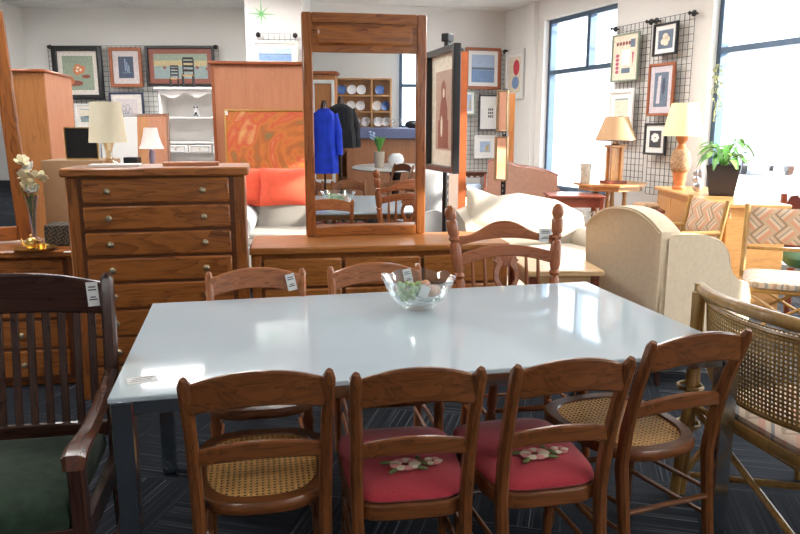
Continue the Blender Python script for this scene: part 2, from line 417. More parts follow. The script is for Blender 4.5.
seg_wall('wall_north', (-1.4, 10.86), (1.72, 11.92), .2)
b = B(); b.prism([(-2.05, 9.9), (-1.3, 10.05), (-1.3, 11.2), (-2.05, 11.75)], 0, CEIL, 'xy'); struct('wall_column', b, WALLP)
seg_wall('wall_south', SE, SW, .2)
# right wall with its windows
b = B()
WIN = ((1.16, 2.82, .60, 3.02), (4.40, 9.1, .12, 3.02))
for a, c in ((0, 1.16), (2.82, 4.40), (9.1, 15.5)): b.box(((a + c) / 2, .15, CEIL / 2), (c - a, .3, CEIL))
for a, c, z0, z1 in WIN:
    b.box(((a + c) / 2, .15, z0 / 2), (c - a, .3, z0)); b.box(((a + c) / 2, .15, (z1 + CEIL) / 2), (c - a, .3, CEIL - z1))
struct('wall_east', b, WALLP, M=WM)
b = B(); b.box((.9, -.04, CEIL / 2), (.2, .08, CEIL - .02)); struct('trim_1', b, WALLP, M=WM)
for i, (a, c, z0, z1) in enumerate(WIN):
    fr = B()
    f = .06; yy = .14
    for x in (a + f / 2, c - f / 2): fr.box((x, yy, (z0 + z1) / 2), (f, .10, z1 - z0))
    for z in (z0 + f / 2, z1 - f / 2, 2.28): fr.box(((a + c) / 2, yy, z), (c - a, .10, f))
    if i == 0: fr.box((2.12, yy, (2.28 + z1) / 2), (.07, .10, z1 - 2.28))
    else:
        for x in (6.6,): fr.box((x, yy, (z0 + z1) / 2), (.06, .10, z1 - z0))
    wo = struct('window_%d' % (i + 1), fr, ALU, M=WM)
    g = B(); g.box(((a + c) / 2, yy, (z0 + z1) / 2), (c - a - .02, .008, z1 - z0 - .02)); g.build('pane', PANE, wo)
    g = B(); g.box(((a + c) / 2, .02, z0 - .012), (c - a, .16, .024)); g.build('sill', WHITE, wo)
b = B(); b.box((11.4 + 1.8 - 6, 0, 0), (.001, .001, .001)); b.bm.free()
# high window in the south wall, seen in the mirror
SM = Matrix.Translation((3.3, -4.0, 0)) @ Matrix.Rotation(R(20.8), 4, 'Z')
b = B()
b.box((.4, .03, 1.95), (.9, .04, 1.5)); so = struct('window_3', b, emit('daylit_panes', (.75, .86, 1.0), 2.2), M=SM)
b = B()
for x in (-.08, .4, .88): b.box((x, .06, 1.95), (.06, .05, 1.56))
for z in (1.2, 1.95, 2.7): b.box((.4, .06, z), (1.0, .05, .06))
b.build('window_frame', ALU, so)
# fluorescent troffers; some, unseen over the left alcove, are added to brighten its walls
for i, (x, y) in enumerate(((-1.95, 8.75), (-4.6, 8.9), (-3.2, 9.0), (-4.4, 6.2), (1.0, 8.3), (-1.7, 6.2), (1.5, 6.2), (-2.6, 3.4),  (3.2, 3.4), (3.6, .2), (-1.8, -2.4), (3.2, -1.8), (5.0, -1.2))):
    tr = thing('ceiling_light', 'white rectangular fluorescent ceiling light set in the tiled ceiling', 'ceiling light', (x, y, CEIL - .03), R(12), 'fluorescent ceiling lights')
    b = B(); b.ring([(-.61, -.305), (.61, -.305), (.61, .305), (-.61, .305)], [(-.57, -.265), (.57, -.265), (.57, .265), (-.57, .265)], -.02, .03); b.build('frame', WHITE, tr)
    b = B(); b.box((0, 0, 0), (1.15, .54, .01)); b.build('diffuser', LAMPW, tr)

# ---------------------------------------------------------------- outside the windows
b = B(); b.prism([(2.6, 12.5), (8.3, -4), (60, -10), (60, 70), (-10, 70), (-10, 13.2), (1.6, 13.2)], -.16, -.12, 'xy'); struct('ground_outside', b, ASPH)
b = B(); b.box((2.93, 14.3, 2.1), (.22, .6, 4.4)); 
solo('brick_pier', 'red brick pier of the building outside the far window', 'pier', b, BRICK, (0, 0, 0))
t_ = thing('street_lamp', 'pale metal street lamp post seen through the right window', 'street lamp', (15.5, 27, -.12))
b = B(); b.rod([(0, 0, 0), (0, 0, 5.1)], [.09, .06]); b.build('post', OUTW, t_)
b = B(); b.box((0, 0, 5.15), (1.3, .3, .12), bev=.03); b.build('lamp_head', ALU, t_)
t_ = thing('parked_car', 'pale blue parked car seen faintly through the right window', 'car', (13.4, 27, -.12), R(75))
b = B(); b.prism([(-2.1, .35), (2.1, .35), (2.15, .8), (1.2, .95), (.7, 1.42), (-.9, 1.45), (-1.5, .98), (-2.15, .9)], -.8, .8, 'xz'); b.build('body', plain('car_paint', (.55, .62, .72), .3), t_)
for x in (-1.3, 1.3):
    for y in (-.75, .75):
        b = B(); b.lathe([(.33, -.1), (.33, .1)], (x, y, .33), 16, M=Matrix.Rotation(PI / 2, 4, 'X')); b.build('wheel', BLACK, t_)
b = B()
for k in range(30):
    a = random.uniform(0, 2 * PI); p0 = Vector((0, 0, 1.6)); pts = [(0, 0, 0) if k == 0 else (0, 0, 1.2 + random.random() * 1.2)]
    for q in range(1, 5): pts.append((q * .28 * math.cos(a), q * .28 * math.sin(a), pts[0][2] + q * .42 + random.uniform(-.1, .1)))
    b.rod(pts, [.05, .03, .02, .015, .01], 5)
b.rod([(0, 0, 0), (0, 0, 2.6)], [.12, .06], 7)
solo('bare_tree', 'bare leafless tree seen faintly through the right window', 'tree', b, plain('pale_bark', (.45, .42, .40), .9), (11.0, 21, -.12))

# ================================================================ the dining table
TX = Matrix.Translation((.1, 2.6, 0))
tb = thing('dining_table', 'long dining table with glossy white glass top and chrome legs', 'table', (0.05, 2.605, 0), R(12.8))
LT, WT = 1.99, 1.115
b = B(); b.box((0, 0, .742), (LT, WT, .016), bev=.003); b.build('tabletop', TTOP, tb)
b = B()
for y in (-1, 1): b.box((0, y * (WT / 2 - .03), .712), (LT - .1, .035, .042), bev=.003)
for x in (-1, 1): b.box((x * (LT / 2 - .03), 0, .712), (.035, WT - .1, .042), bev=.003)
b.build('apron', CHROME, tb)
for x in (-1, 1):
    for y in (-1, 1):
        b = B(); b.box((x * (LT / 2 - .034), y * (WT / 2 - .034), .3665), (.06, .06, .733), bev=.004); b.build('leg', CHROME, tb)
b = B(); b.box((-.92, -.42, .751), (.085, .06, .0012), rot=R(12)); b.mi = 1
for z in (-.015, 0, .015): b.box((-.92 + z * .2, -.42 + z, .7522), (.06, .002, .0004), rot=R(12))
solo('paper_label', 'small white paper price slip lying on the left front corner of the glass table', 'label', b, [PAPER, INK], (0.05, 2.605, 0), R(12.8))

# glass bowl of fruit
bx, by, bz = .075, 2.83, .7515
sc8 = lambda a, j: 1 + (.035 * math.cos(9 * a) if j > 4 else 0)
bowl = thing('glass_bowl', 'clear scalloped glass bowl holding artificial fruit at the centre of the white table', 'bowl', (bx, by, bz))
prof = [(.03, .0), (.055, .002), (.075, .018), (.108, .05), (.132, .09), (.148, .128), (.152, .134), (.144, .128), (.128, .09), (.104, .053), (.07, .024), (.02, .012)]
b = B(); b.lathe(prof, seg=54, wob=lambda a, j: 1 + (.012 * math.cos(9 * a) if 4 <= j <= 7 else 0))
for v in b.bm.verts:
    if v.co.z > .11: v.co.z += .006 * math.cos(9 * math.atan2(v.co.y, v.co.x))
b.build('bowl_wall', thin_glass('cut_glass', (.93, .96, .96), .09, .03, .6), bowl)
b = B()
for k in range(26):
    a = random.uniform(0, 2 * PI); r = random.uniform(.0, .035); b.blob((r * math.cos(a), r * math.sin(a), random.uniform(-.01, .045)), (.0125, .0125, .014), 8)
gr = solo('grape_bunch', 'bunch of pale green grapes at the left inside the glass bowl', 'grapes', b, GRAPE, (bx - .045, by - .025, bz + .06))
b = B()
for k in range(20):
    a = random.uniform(0, 2 * PI); r = random.uniform(.0, .03); b.blob((r * math.cos(a), r * math.sin(a), random.uniform(-.01, .04)), (.012, .012, .013), 8)
solo('grape_bunch', 'bunch of olive green grapes behind the pale ones in the glass bowl', 'grapes', b, plain('olive_grape', (.25, .34, .10), .3), (bx + .01, by + .035, bz + .055))
for k, (x, y, z, r, l) in enumerate(((.052, -.01, .075, .026, 'peach coloured fruit at the right inside the glass bowl'), (.068, .03, .07, .024, 'rosy fruit at the right rear inside the glass bowl'), (.03, .03, .095, .02, 'small orange fruit on top inside the glass bowl'))):
    b = B(); b.blob((0, 0, 0), (r, r, r * .95), 14); b.rod([(0, 0, r * .85), (.004, 0, r * 1.15)], .0022, 5)
    solo('artificial_fruit', l, 'fruit', b, GRAPER, (bx + x, by + y, bz + z))
b = B()
for k in range(16):
    a = k * 2.4; r = .03 + .02 * (k % 3); p = Vector((r * math.cos(a), r * math.sin(a), .01 * (k % 4)))
    d = Vector((math.cos(a), math.sin(a), .3)).normalized(); sd = d.cross(Vector((0, 0, 1))).normalized() * .012
    b._f([b.bm.verts.new(p), b.bm.verts.new(p + d * .02 + sd), b.bm.verts.new(p + d * .045), b.bm.verts.new(p + d * .02 - sd)])
solo('leaf_spray', 'dark green artificial leaves under the fruit in the glass bowl', 'leaves', b, GRAPED, (bx, by, bz + .03), solid=.001)
b = B(); b.box((0, 0, 0), (.036, .0012, .05)); b.xf(Matrix.Rotation(R(25), 4, 'Y') @ Matrix.Rotation(R(-20), 4, 'X')); solo('price_label', 'blank white price card tucked in the front of the glass bowl', 'label', b, PAPER, (bx + .022, by - .065, bz + .085))

# ================================================================ dining chairs
def seat_outline(w0, w1, d, n=40, p=3.0, y0=0):
    """rounded seat plan: w0 rear half-width, w1 front half-width, d half-depth"""
    o = []
    for k in range(n):
        a = 2 * PI * k / n; c, s_ = math.cos(a), math.sin(a)
        e = 2 / p; x = abs(c) ** e * (1 if c > 0 else -1); y = abs(s_) ** e * (1 if s_ > 0 else -1)
        o.append((x * lerp(w0, w1, (y + 1) / 2), y * d + y0))
    return o
def scale_o(o, f, cy=0): return [(a * f, cy + (b_ - cy) * f) for a, b_ in o]
def in_poly(poly, x, y):
    r = False; n = len(poly)
    for i in range(n):
        (x1, y1), (x2, y2) = poly[i], poly[i - 1]
        if (y1 > y) != (y2 > y) and x < (x2 - x1) * (y - y1) / (y2 - y1) + x1: r = not r
    return r
def side_chair(label, kind, w=.37, mats=(WALX, WAL), group=None, cat='chair', H=.86):
    """antique side chair facing +y; kind 'cane' or 'red'"""
    MX, MZ = mats; hw = w / 2
    t = thing('dining_chair', label, cat, group=group)
    if kind == 'cane': so = seat_outline(.190, .226, .258, y0=.035)
    else: so = seat_outline(.172, .199, .245, p=4.5, y0=.03)
    inn = scale_o(so, .80, .03)
    if kind == 'cane':
        b = B(); b.ring(so, inn, .422, .458, bev=.009); fr = b.build('seat_frame', MX, t)
        b = B(); i2 = scale_o(so, .86, .03); b.cane(lambda u, v: in_poly(i2, u, v), -.2125, .2125, -.2125, .2975, .017, lambda u, v: Vector((u, v, .451 - .004 * (1 - (u * u + v * v) / .05))))
        b.build('cane_seat', CANE, t, solid=.0018)
    else:
        b = B(); b.ring(so, inn, .385, .435, bev=.006); b.build('seat_frame', MX, t)
        b = B(); b.pad(scale_o(so, .985, .03), .43, .462, .022, .02)
        cu = b.build('cushion', RED, t)
        b = B()
        for k in range(9):
            a = k * 2 * PI / 9
            b.mi = k % 2; b.blob((.0 + .030 * math.cos(a), -.075 + .025 * math.sin(a), .488), (.020, .015, .005), 8)
        for k in range(6): b.mi = k % 2; a = k * PI / 3; b.blob((.085 + .018 * math.cos(a), -.065 + .016 * math.sin(a), .488), (.014, .011, .004), 8)
        b.mi = 2
        for k, (x, y) in enumerate(((-.055, -.055), (.042, -.04), (.045, -.10), (-.04, -.11), (.06, -.07))): b.blob((x, y, .487), (.022, .009, .005), 8, Matrix.Rotation(k * 1.3, 4, 'Z'))
        b.build('flower_motif', [CREAMT, PINKT, LEAFT], cu, label='cream and pink stitched flower')
    for sx in (-1, 1):
        # rear post and leg in one sabre curve
        b = B()
        b.bar([(sx * (hw - .015), -.27, 0), (sx * (hw - .012), -.235, .2), (sx * (hw - .008), -.205, .42), (sx * (hw - .006), -.222, .55), (sx * (hw - .004), -.262, .70), (sx * hw, -.315, H - .015), (sx * hw, -.322, H + .004)],
              [.030, .032, .034, .034, .032, .032, .018], [.034, .038, .044, .042, .038, .036, .02], up=(0, 1, 0), bev=.009)
        b.build('rear_leg', MZ, t)
        b = B()
        if kind == 'red': b.bar([(sx * .170, .185, 0), (sx * .165, .17, .2), (sx * .160, .19, .40)], [.026, .028, .036], [.026, .03, .04], up=(0, 1, 0), bev=.006)
        else: b.lathe([(.011, 0), (.014, .03), (.018, .08), (.014, .11), (.017, .13), (.022, .25), (.019, .34), (.024, .36), (.017, .385), (.022, .425)], (sx * .175, .175, 0), 12)
        b.build('front_leg', MZ, t)
    # crest rail
    def rail(z0, arch, h, y0, bow, name):
        b = B(); pts = []; hs = []
        for k in range(13):
            u = -1 + k / 6; pts.append((u * (hw - .008), y0 - bow * (1 - u * u), z0 + arch * (1 - u * u))); hs.append(h * (1 - .18 * u * u))
        b.bar(pts, .02, hs, bev=.005); b.build(name, MX, t)
    rail(H - .062, .032, .092, -.298, .028, 'crest_rail')
    rail(.612, .022, .050, -.238, .020, 'back_rail')
    for sx in (-1, 1):
        for z in (.17, .26): b = B(); b.rod([(sx * .168, -.225, z + .03), (sx * .175, .17, z)], [.008, .009], 8); b.build('side_stretcher', MZ, t)
    b = B(); b.rod([(-.17, -.232, .27), (.17, -.232, .27)], .009, 8); b.build('rear_stretcher', MX, t)
    b = B(); b.rod([(-.176, .175, .24), (0, .175, .24), (.176, .175, .24)], [.008, .012, .008], 8); b.build('front_stretcher', MX, t)
    return t
def face(deg): return R(deg)
c_cane = side_chair('dark wooden chair with cane seat, leftmost of the near row turned away from us', 'cane', .362, group='near row of dining chairs')
c_cane.location = (-.42, 2.03, 0); c_cane.rotation_euler.z = R(11)
c_red = side_chair('dark wooden chair with red floral seat, left one of the two red seated chairs', 'red', .325, group='near row of dining chairs')
c_red.location = (.005, 2.06, 0); c_red.rotation_euler.z = R(8)
dup(c_red, (.40, 2.13, 0), R(12), 'dark wooden chair with red floral seat, right one of the two red seated chairs')
dup(c_cane, (.79, 2.36, 0), R(21), 'dark wooden cane seat chair turned sideways at the right end of the near row')
c_far = side_chair('lighter brown arched back chair with a cane seat, behind the table left of the bowl', 'cane', .40, (CHER, CHERV), 'far row of dining chairs')
c_far.location = (-.565, 2.76, 0); c_far.rotation_euler.z = R(192)
tg = price_tag(c_far, (-.150, -.290, .81), .04, .075, Matrix.Rotation(PI, 4, 'Z') @ Matrix.Rotation(R(-12), 4, 'Y'))
c_far2 = dup(c_far, (-.05, 2.88, 0), R(192), 'lighter brown arched back chair with a cane seat, directly behind the glass bowl')
# press-back chair
def pressback():
    t = thing('pressed_back_chair', 'tall red-brown chair with turned finials, spindles and pierced splat behind the table', 'chair')
    so = seat_outline(.21, .25, .22, y0=.0, p=3)
    b = B(); b.ring(so, scale_o(so, .75), .425, .462, bev=.009); b.build('seat_frame', MAPX, t)
    b = B(); i2 = scale_o(so, .82); b.cane(lambda u, v: in_poly(i2, u, v), -.22, .22, -.22, .22, .0135, lambda u, v: Vector((u, v, .455))); b.build('cane_seat', CANE, t, solid=.0018)
    for sx in (-1, 1):
        b = B(); x0 = sx * .20; x1 = sx * .272
        prof = [(.018, .45), (.020, .52), (.024, .56), (.017, .575), (.021, .60), (.025, .70), (.024, .76), (.018, .775), (.027, .79), (.019, .805), (.025, .825), (.027, .90), (.024, .935), (.018, .945), (.028, .96), (.019, .972), (.027, .985), (.027, 1.04), (.020, 1.05), (.027, 1.062), (.029, 1.08), (.024, 1.10), (.010, 1.115)]
        b.lathe([(r, z) for r, z in prof], (0, 0, 0), 14)
        for v in b.bm.verts:
            f = (v.co.z - .45) / .66; v.co.x += lerp(x0, x1, f); v.co.y += -.19 - .14 * f
        b.build('back_post', MAP, t)
        b = B(); b.lathe([(.012, 0), (.015, .05), (.02, .12), (.013, .14), (.021, .17), (.024, .27), (.015, .30), (.023, .32), (.017, .43)], (0, 0, 0), 12)
        for v in b.bm.verts: v.co.x += sx * (.235 - .04 * v.co.z / .43); v.co.y += .20 - .03 * v.co.z
        b.build('front_leg', MAP, t)
        b = B(); b.lathe([(.012, 0), (.016, .1), (.02, .2), (.015, .3), (.017, .43)], (0, 0, 0), 12)
        for v in b.bm.verts: v.co.x += sx * (.22 - .03 * v.co.z / .43); v.co.y += -.23 + .08 * v.co.z
        b.build('rear_leg', MAP, t)
    # shaped crest
    def Y(z): return -.19 - .14 * (z - .45) / .66
    b = B(); pts = []; hs = []
    for k in range(21):
        u = -1 + k / 10; a = .5 + .5 * math.cos(min(1, abs(u) / .85) * PI)
        top = .97 + .068 * a; bot = .925 + .028 * (1 - u * u)
        pts.append((u * .238, Y(1.0) - .03 * (1 - u * u), (top + bot) / 2)); hs.append(top - bot)
    b.bar(pts, .02, hs, bev=.005); b.build('crest_rail', MAPX, t)
    b = B(); pts = []
    for k in range(13):
        u = -1 + k / 6; pts.append((u * .228, Y(.86) - .03 * (1 - u * u), .862 + .035 * (1 - u * u)))
    b.bar(pts, .02, .055, bev=.005); b.build('middle_rail', MAPX, t)
    b = B(); b.bar([(-.215, Y(.56), .56), (0, Y(.56) - .02, .56), (.215, Y(.56), .56)], .02, .04, bev=.005); b.build('lower_rail', MAPX, t)
    for x in (-.165, -.105, .105, .165):
        b = B(); b.rod([(x * .95, Y(.56) - .018, .57), (x * .98, Y(.7) - .024, .70), (x, Y(.86) - .024, .865)], [.007, .011, .007], 8); b.build('spindle', MAP, t)
    # pierced splat made of two scrolled halves
    b = B()
    for sx in (-1, 1):
        path = [(.012, .575), (.045, .59), (.055, .62), (.030, .655), (.022, .69), (.036, .73), (.052, .76), (.050, .80), (.030, .835), (.05, .86)]
        b.bar([(sx * x, Y(z) - .022, z) for x, z in path], .016, [.04, .03, .026, .03, .034, .026, .024, .026, .032, .04], up=(sx * 1, 0, .01), bev=.004)
    b.box((0, Y(.60) - .022, .60), (.06, .014, .05), bev=.004); b.box((0, Y(.69) - .022, .69), (.045, .014, .03), bev=.004); b.box((0, Y(.85) - .024, .845), (.11, .014, .05), bev=.004)
    b.build('splat', MAP, t)
    for z in (.2, .29): b = B(); b.rod([(-.22, .19, z), (0, .19, z), (.22, .19, z)], [.009, .014, .009]); b.build('front_stretcher', MAPX, t)
    for sx in (-1, 1):
        for z in (.16, .25): b = B(); b.rod([(sx * .21, .19, z), (sx * .21, -.21, z)], .009); b.build('side_stretcher', MAP, t)
    b = B(); b.rod([(-.21, -.21, .2), (.21, -.21, .2)], .009); b.build('rear_stretcher', MAPX, t)
    price_tag(t, (-.20, -.302, .965), .062, .065, Matrix.Rotation(PI, 4, 'Z'))
    return t
pc = pressback(); pc.location = (.56, 3.10, 0); pc.rotation_euler.z = R(190)

# ---------------------------------------------------------------- dark slatted armchair
ac = thing('slatted_armchair', 'dark mahogany slat back armchair with green velvet seat at the left edge', 'armchair', (-1.19, 1.93, 0), R(191))
# local: faces +y, back at -y
W2 = .30
for sx in (-1, 1):
    b = B(); b.bar([(sx * (W2 - .01), -.30, 0), (sx * W2, -.235, .4), (sx * W2, -.25, .65), (sx * (W2 - .003), -.30, .99), (sx * (W2 - .003), -.305, 1.01)], [.042, .044, .042, .04, .02], [.042, .046, .042, .036, .02], up=(0, 1, 0), bev=.008); b.build('rear_leg', DARKW, ac)
    b = B(); b.bar([(sx * W2, .25, 0), (sx * W2, .25, .45), (sx * W2, .255, .645)], .042, .044, up=(0, 1, 0), bev=.006); b.build('front_leg', DARKW, ac)
    b = B(); b.bar([(sx * W2, -.262, .70), (sx * (W2 + .004), -.16, .692), (sx * (W2 + .012), 0, .668), (sx * (W2 + .012), .16, .655), (sx * (W2 + .012), .27, .662), (sx * (W2 + .012), .315, .648), (sx * (W2 + .012), .325, .625)], [.036, .040, .046, .052, .058, .060, .05], [.03, .032, .034, .036, .042, .048, .03], bev=.014)
    b.build('armrest', wood('armrest_mahogany', (.055, .020, .012), (.12, .040, .020), 'Y', rough=.25, rings=.4) if sx < 0 else MATS['armrest_mahogany'], ac)
    b = B(); b.bar([(sx * W2, -.24, .40), (sx * W2, .25, .40)], .03, .07, bev=.004); b.build('side_rail', DARKX, ac)
    b = B(); b.bar([(sx * W2, -.24, .16), (sx * W2, .25, .16)], .02, .035, bev=.004); b.build('side_stretcher', DARKX, ac)
b = B(); pts = [(-W2 + u * 2 * W2, -.296 - .030 * (1 - (2 * u - 1) ** 2), .925 + .025 * (1 - (2 * u - 1) ** 2)) for u in [k / 12 for k in range(13)]]
b.bar(pts, .026, [.10 + .03 * (1 - (2 * k / 12 - 1) ** 2) for k in range(13)], bev=.006); b.build('crest_rail', DARKX, ac)
b = B(); b.bar([(-W2, -.25, .50), (0, -.262, .50), (W2, -.25, .50)], .026, .05, bev=.005); b.build('lower_rail', DARKX, ac)
for k in range(11):
    x = (k - 5) * .048; u = x / .29; bw = .03 * (1 - u * u)
    b = B(); b.bar([(x, -.253 - bw * .5, .51), (x, -.262 - bw, .66), (x, -.295 - bw, .885)], .012, .024, up=(1, 0, 0), bev=.003); b.build('slat', DARKW, ac)
b = B(); b.bar([(-W2, .255, .40), (W2, .255, .40)], .03, .07, bev=.004); b.build('front_rail', DARKX, ac)
b = B(); o = [(-.272, -.225), (.272, -.225), (.275, .0), (.275, .27), (0, .285), (-.275, .27), (-.275, 0)]
b.pad(o, .42, .50, .035, .03); b.build('seat_cushion', [GREENV], ac, angle=60)
price_tag(ac, (-.253, -.288, .945), .036, .08, Matrix.Rotation(PI, 4, 'Z') @ Matrix.Rotation(R(-3), 4, 'Y'))

# ---------------------------------------------------------------- cane-backed rattan tub chair at the right
rt = thing('rattan_armchair', 'rattan armchair with curved cane back and peach patterned seat at the right edge', 'armchair', (1.50, 2.42, 0), R(-90 + 13))
# local: faces +y (world +x), back at -y
def back_c(u): # u -1..1 across the back
    return (u * .375, -.36 + .12 * u * u)
b = B(); top = [(*back_c(-1 + k / 8), .865 + .02 * (1 - (-1 + k / 8) ** 2)) for k in range(17)]
top = [(.40, .10, .66), (.402, -.08, .72), (.395, -.19, .80)][::1] + [(p[0] * -1, p[1], p[2]) for p in top][::1]
top = [(.40, .22, .62), (.405, .02, .66), (.40, -.13, .76)] + [(-x, y, z) for x, y, z in [(*back_c(-1 + k / 8), .86 + .02 * (1 - (-1 + k / 8) ** 2)) for k in range(17)]] + [(-.40, -.13, .76), (-.405, .02, .66), (-.40, .22, .62)]
b.rod(top, .023, 10); b.build('top_rail', RATT, rt)
b = B(); b.rod([(-x, y + .018, z - .035) for x, y, z in [(*back_c(-1 + k / 8), .86) for k in range(17)]], .009, 6); b.build('inner_rail', RATT, rt)
b = B()
def bf(u, v):
    x, y = back_c(u / .375); lean = (.50 - v) * .0
    return Vector((x, y + .02 + (.84 - v) * .10, v))
b.cane(lambda u, v: True, -.357, .357, .53, .845, .0155, bf); b.build('cane_back', CANED, rt, solid=.002)
b = B(); b.rod([(x, y + .07, .52) for x, y in [back_c(-1 + k / 8) for k in range(17)]], .016, 8); b.build('lower_back_rail', RATT, rt)
for sx in (-1, 1):
    b = B(); b.rod([(sx * .37, -.27, 0), (sx * .375, -.24, .45), (sx * .378, -.245, .88)], .022, 10); b.build('rear_leg', RATT, rt); b = B(); b.rod([(sx * .345, -.315, 0), (sx * .35, -.275, .45), (sx * .352, -.275, .85)], .02, 10); b.build('back_upright', RATT, rt)
    b = B(); b.rod([(sx * .36, .30, 0), (sx * .37, .29, .45), (sx * .395, .24, .63)], .02, 10); b.build('front_leg', RATT, rt)
    for z in (.30, .46, .64):
        b = B(); b.rod([(sx * .362 + .048 * math.cos(a), -.267 + .048 * math.sin(a), z + .004 * k) for k in range(3) for a in [i * PI / 4 for i in range(8)]], .005, 5)
        b.build('binding', MATS.get('cane_binding') or plain('cane_binding', (.55, .38, .14), .5), rt)
    b = B(); b.rod([(sx * .362, -.255, .1), (sx * .362, .0, .40), (sx * .362, .28, .1)], .013, 8); b.build('side_brace', RATT, rt)
    b = B(); b.rod([(sx * .365, -.25, .385), (sx * .365, .29, .385)], .014, 8); b.build('side_rail', RATT, rt)
for y in (-.25, .29):
    for q in ([(-.36, y, .385), (.36, y, .385)], [(-.355, y, .38), (.355, y, .08)], [(.355, y + .02, .38), (-.355, y + .02, .08)]):
        b = B(); b.rod(q, .013, 8); b.build('cross_brace', RATT, rt)
so = seat_outline(.34, .355, .29, p=5, y0=.02)
b = B(); b.ring(so, scale_o(so, .86, .02), .39, .425, bev=.012); b.build('seat_frame', RATT, rt)
b = B(); b.pad(scale_o(so, .95, .02), .415, .455, .02, .02); b.build('seat_cushion', WEAVES, rt, label='cushion in peach and grey basket pattern')

# ================================================================ case furniture
def knob(parent, x, y, z, r=.018):
    b = B(); b.lathe([(r * .55, 0), (r * .45, .010), (r * .9, .016), (r, .022), (r * .75, .030), (r * .2, .034)], (0, 0, 0), 14, M=Matrix.Rotation(PI / 2, 4, 'X')); b.xf(Matrix.Translation((x, y, z))); return b.build('knob', BRASS, parent)
def drawer(parent, x0, x1, z0, z1, y, knobs, mat=CHEST, th=.024):
    b = B(); b.box(((x0 + x1) / 2, y - th / 2 + .006, (z0 + z1) / 2), (x1 - x0, th, z1 - z0), bev=.008); d = b.build('drawer', mat, parent)
    for kx in knobs: knob(d, kx, y - th + .006, (z0 + z1) / 2)
    return d
def body(parent, w, d, z0, z1, mat, matv, post=.05, topt=.04, over=.02, name='carcass'):
    """case with top slab; front at y=0, back at y=d"""
    b = B(); b.box((0, d / 2 + .01, (z0 + z1 - topt) / 2), (w - .01, d - .02, z1 - topt - z0), bev=.002)
    for sx in (-1, 1): b.box((sx * (w / 2 - post / 2), .005, (z0 + z1 - topt) / 2), (post, .03, z1 - topt - z0), bev=.008)
    o = b.build(name, matv, parent)
    b = B(); b.box((0, d / 2 - .005, z1 - topt / 2), (w + 2 * over, d + .03 + over, topt), bev=.008); b.build('top', mat, parent)
    return o
A1 = R(11)
ch = thing('tall_chest', 'tall oak chest of drawers with brass knobs left of the tall mirror', 'chest of drawers', (-1.295, 3.83, 0), R(11))
body(ch, .92, .46, .0, 1.27, CHEST, CHESTV, .07, .045)
b = B(); b.box((0, -.004, .63), (.80, .012, 1.18)); b.build('front_divider', wood('chest_shadow_rail', (.05, .012, .004), (.16, .05, .014), 'X'), ch)
z = 1.215
for k, h in enumerate((.142, .137, .137, .137, .145, .15, .16, .16)):
    drawer(ch, -.38, .372, z - h + .012, z, -.004, (-.25, .235)); z -= h + .003
ld = thing('low_dresser', 'long low honey oak dresser carrying the tall mirror behind the dining table', 'dresser', (-.10, 4.09, 0), R(8.5))
body(ld, 1.50, .47, .0, .812, HONEY, HONEYV, .06, .04, over=.008)
b = B(); b.box((0, -.003, .38), (1.42, .012, .70)); b.build('front_divider', MATS['chest_shadow_rail'], ld)
for r in range(4):
    z1 = .745 - r * .175
    for x0, x1 in ((-.68, -.24), (-.22, .22), (.24, .68)): drawer(ld, x0, x1, z1 - .16, z1, -.003, ((x0 + x1) / 2,) if r else ((x0 + x1) / 2,), HONEY)
l2 = thing('left_dresser', 'low cherry dresser with brass knobs behind the slatted armchair', 'dresser', (-2.41, 3.92, 0), R(9))
body(l2, 1.16, .47, .0, .80, CHEST, CHESTV, .06, .04)
b = B(); b.box((0, -.003, .38), (1.06, .012, .70)); b.build('front_divider', MATS['chest_shadow_rail'], l2)
for r in range(4):
    z1 = .745 - r * .175
    for x0, x1 in ((-.50, -.01), (.01, .50)): drawer(l2, x0, x1, z1 - .16, z1, -.003, ((x0 + x1) / 2,))

# tall mirror standing on the low dresser
def mirror_frame(t, w, h, fw, th, mats, panel=None, z0=0):
    MX, MZ = mats
    for sx in (-1, 1):
        b = B(); b.box((sx * (w / 2 - fw / 2), 0, z0 + h / 2), (fw, th, h), bev=.008); b.build('stile', MZ, t)
    b = B(); b.box((0, 0, z0 + fw / 2), (w - 2 * fw + .004, th, fw), bev=.006); b.build('bottom_rail', MX, t)
    b = B(); b.box((0, 0, z0 + h - fw / 2), (w - 2 * fw + .004, th, fw), bev=.006); b.build('top_rail', MX, t)
    zt = z0 + h - fw
    if panel:
        b = B(); b.box((0, .004, zt - panel / 2), (w - 2 * fw + .004, th - .012, panel)); b.build('header', MX, t)
        b = B(); b.box((0, -.010, zt - panel * .42), (w - 2 * fw - .05, th - .010, panel * .68), bev=.016); b.build('raised_panel', MX, t)
        zt -= panel
    b = B(); b.box((0, .004, (z0 + fw + zt) / 2), (w - 2 * fw + .01, .006, zt - z0 - fw + .01)); b.build('mirror_glass', MIRR, t)
    b = B(); b.box((0, th / 2 - .004, z0 + h / 2), (w - .04, .008, h - .04)); b.build('back_board', CARD, t)
tm = thing('tall_mirror', 'tall oak framed mirror with panelled header standing on the low dresser', 'mirror', (-.215, 4.50, .813), (R(1.0), 0, R(10.3)))
mirror_frame(tm, .755, 1.335, .061, .045, (CHEST, CHESTV), .165)
lm = thing('left_mirror', 'cherry framed dresser mirror cut off by the left edge', 'mirror', (-2.62, 4.20, .802), (R(1.5), R(-1.8), R(14)))
mirror_frame(lm, .82, 1.315, .085, .045, (CHEST, CHESTV))

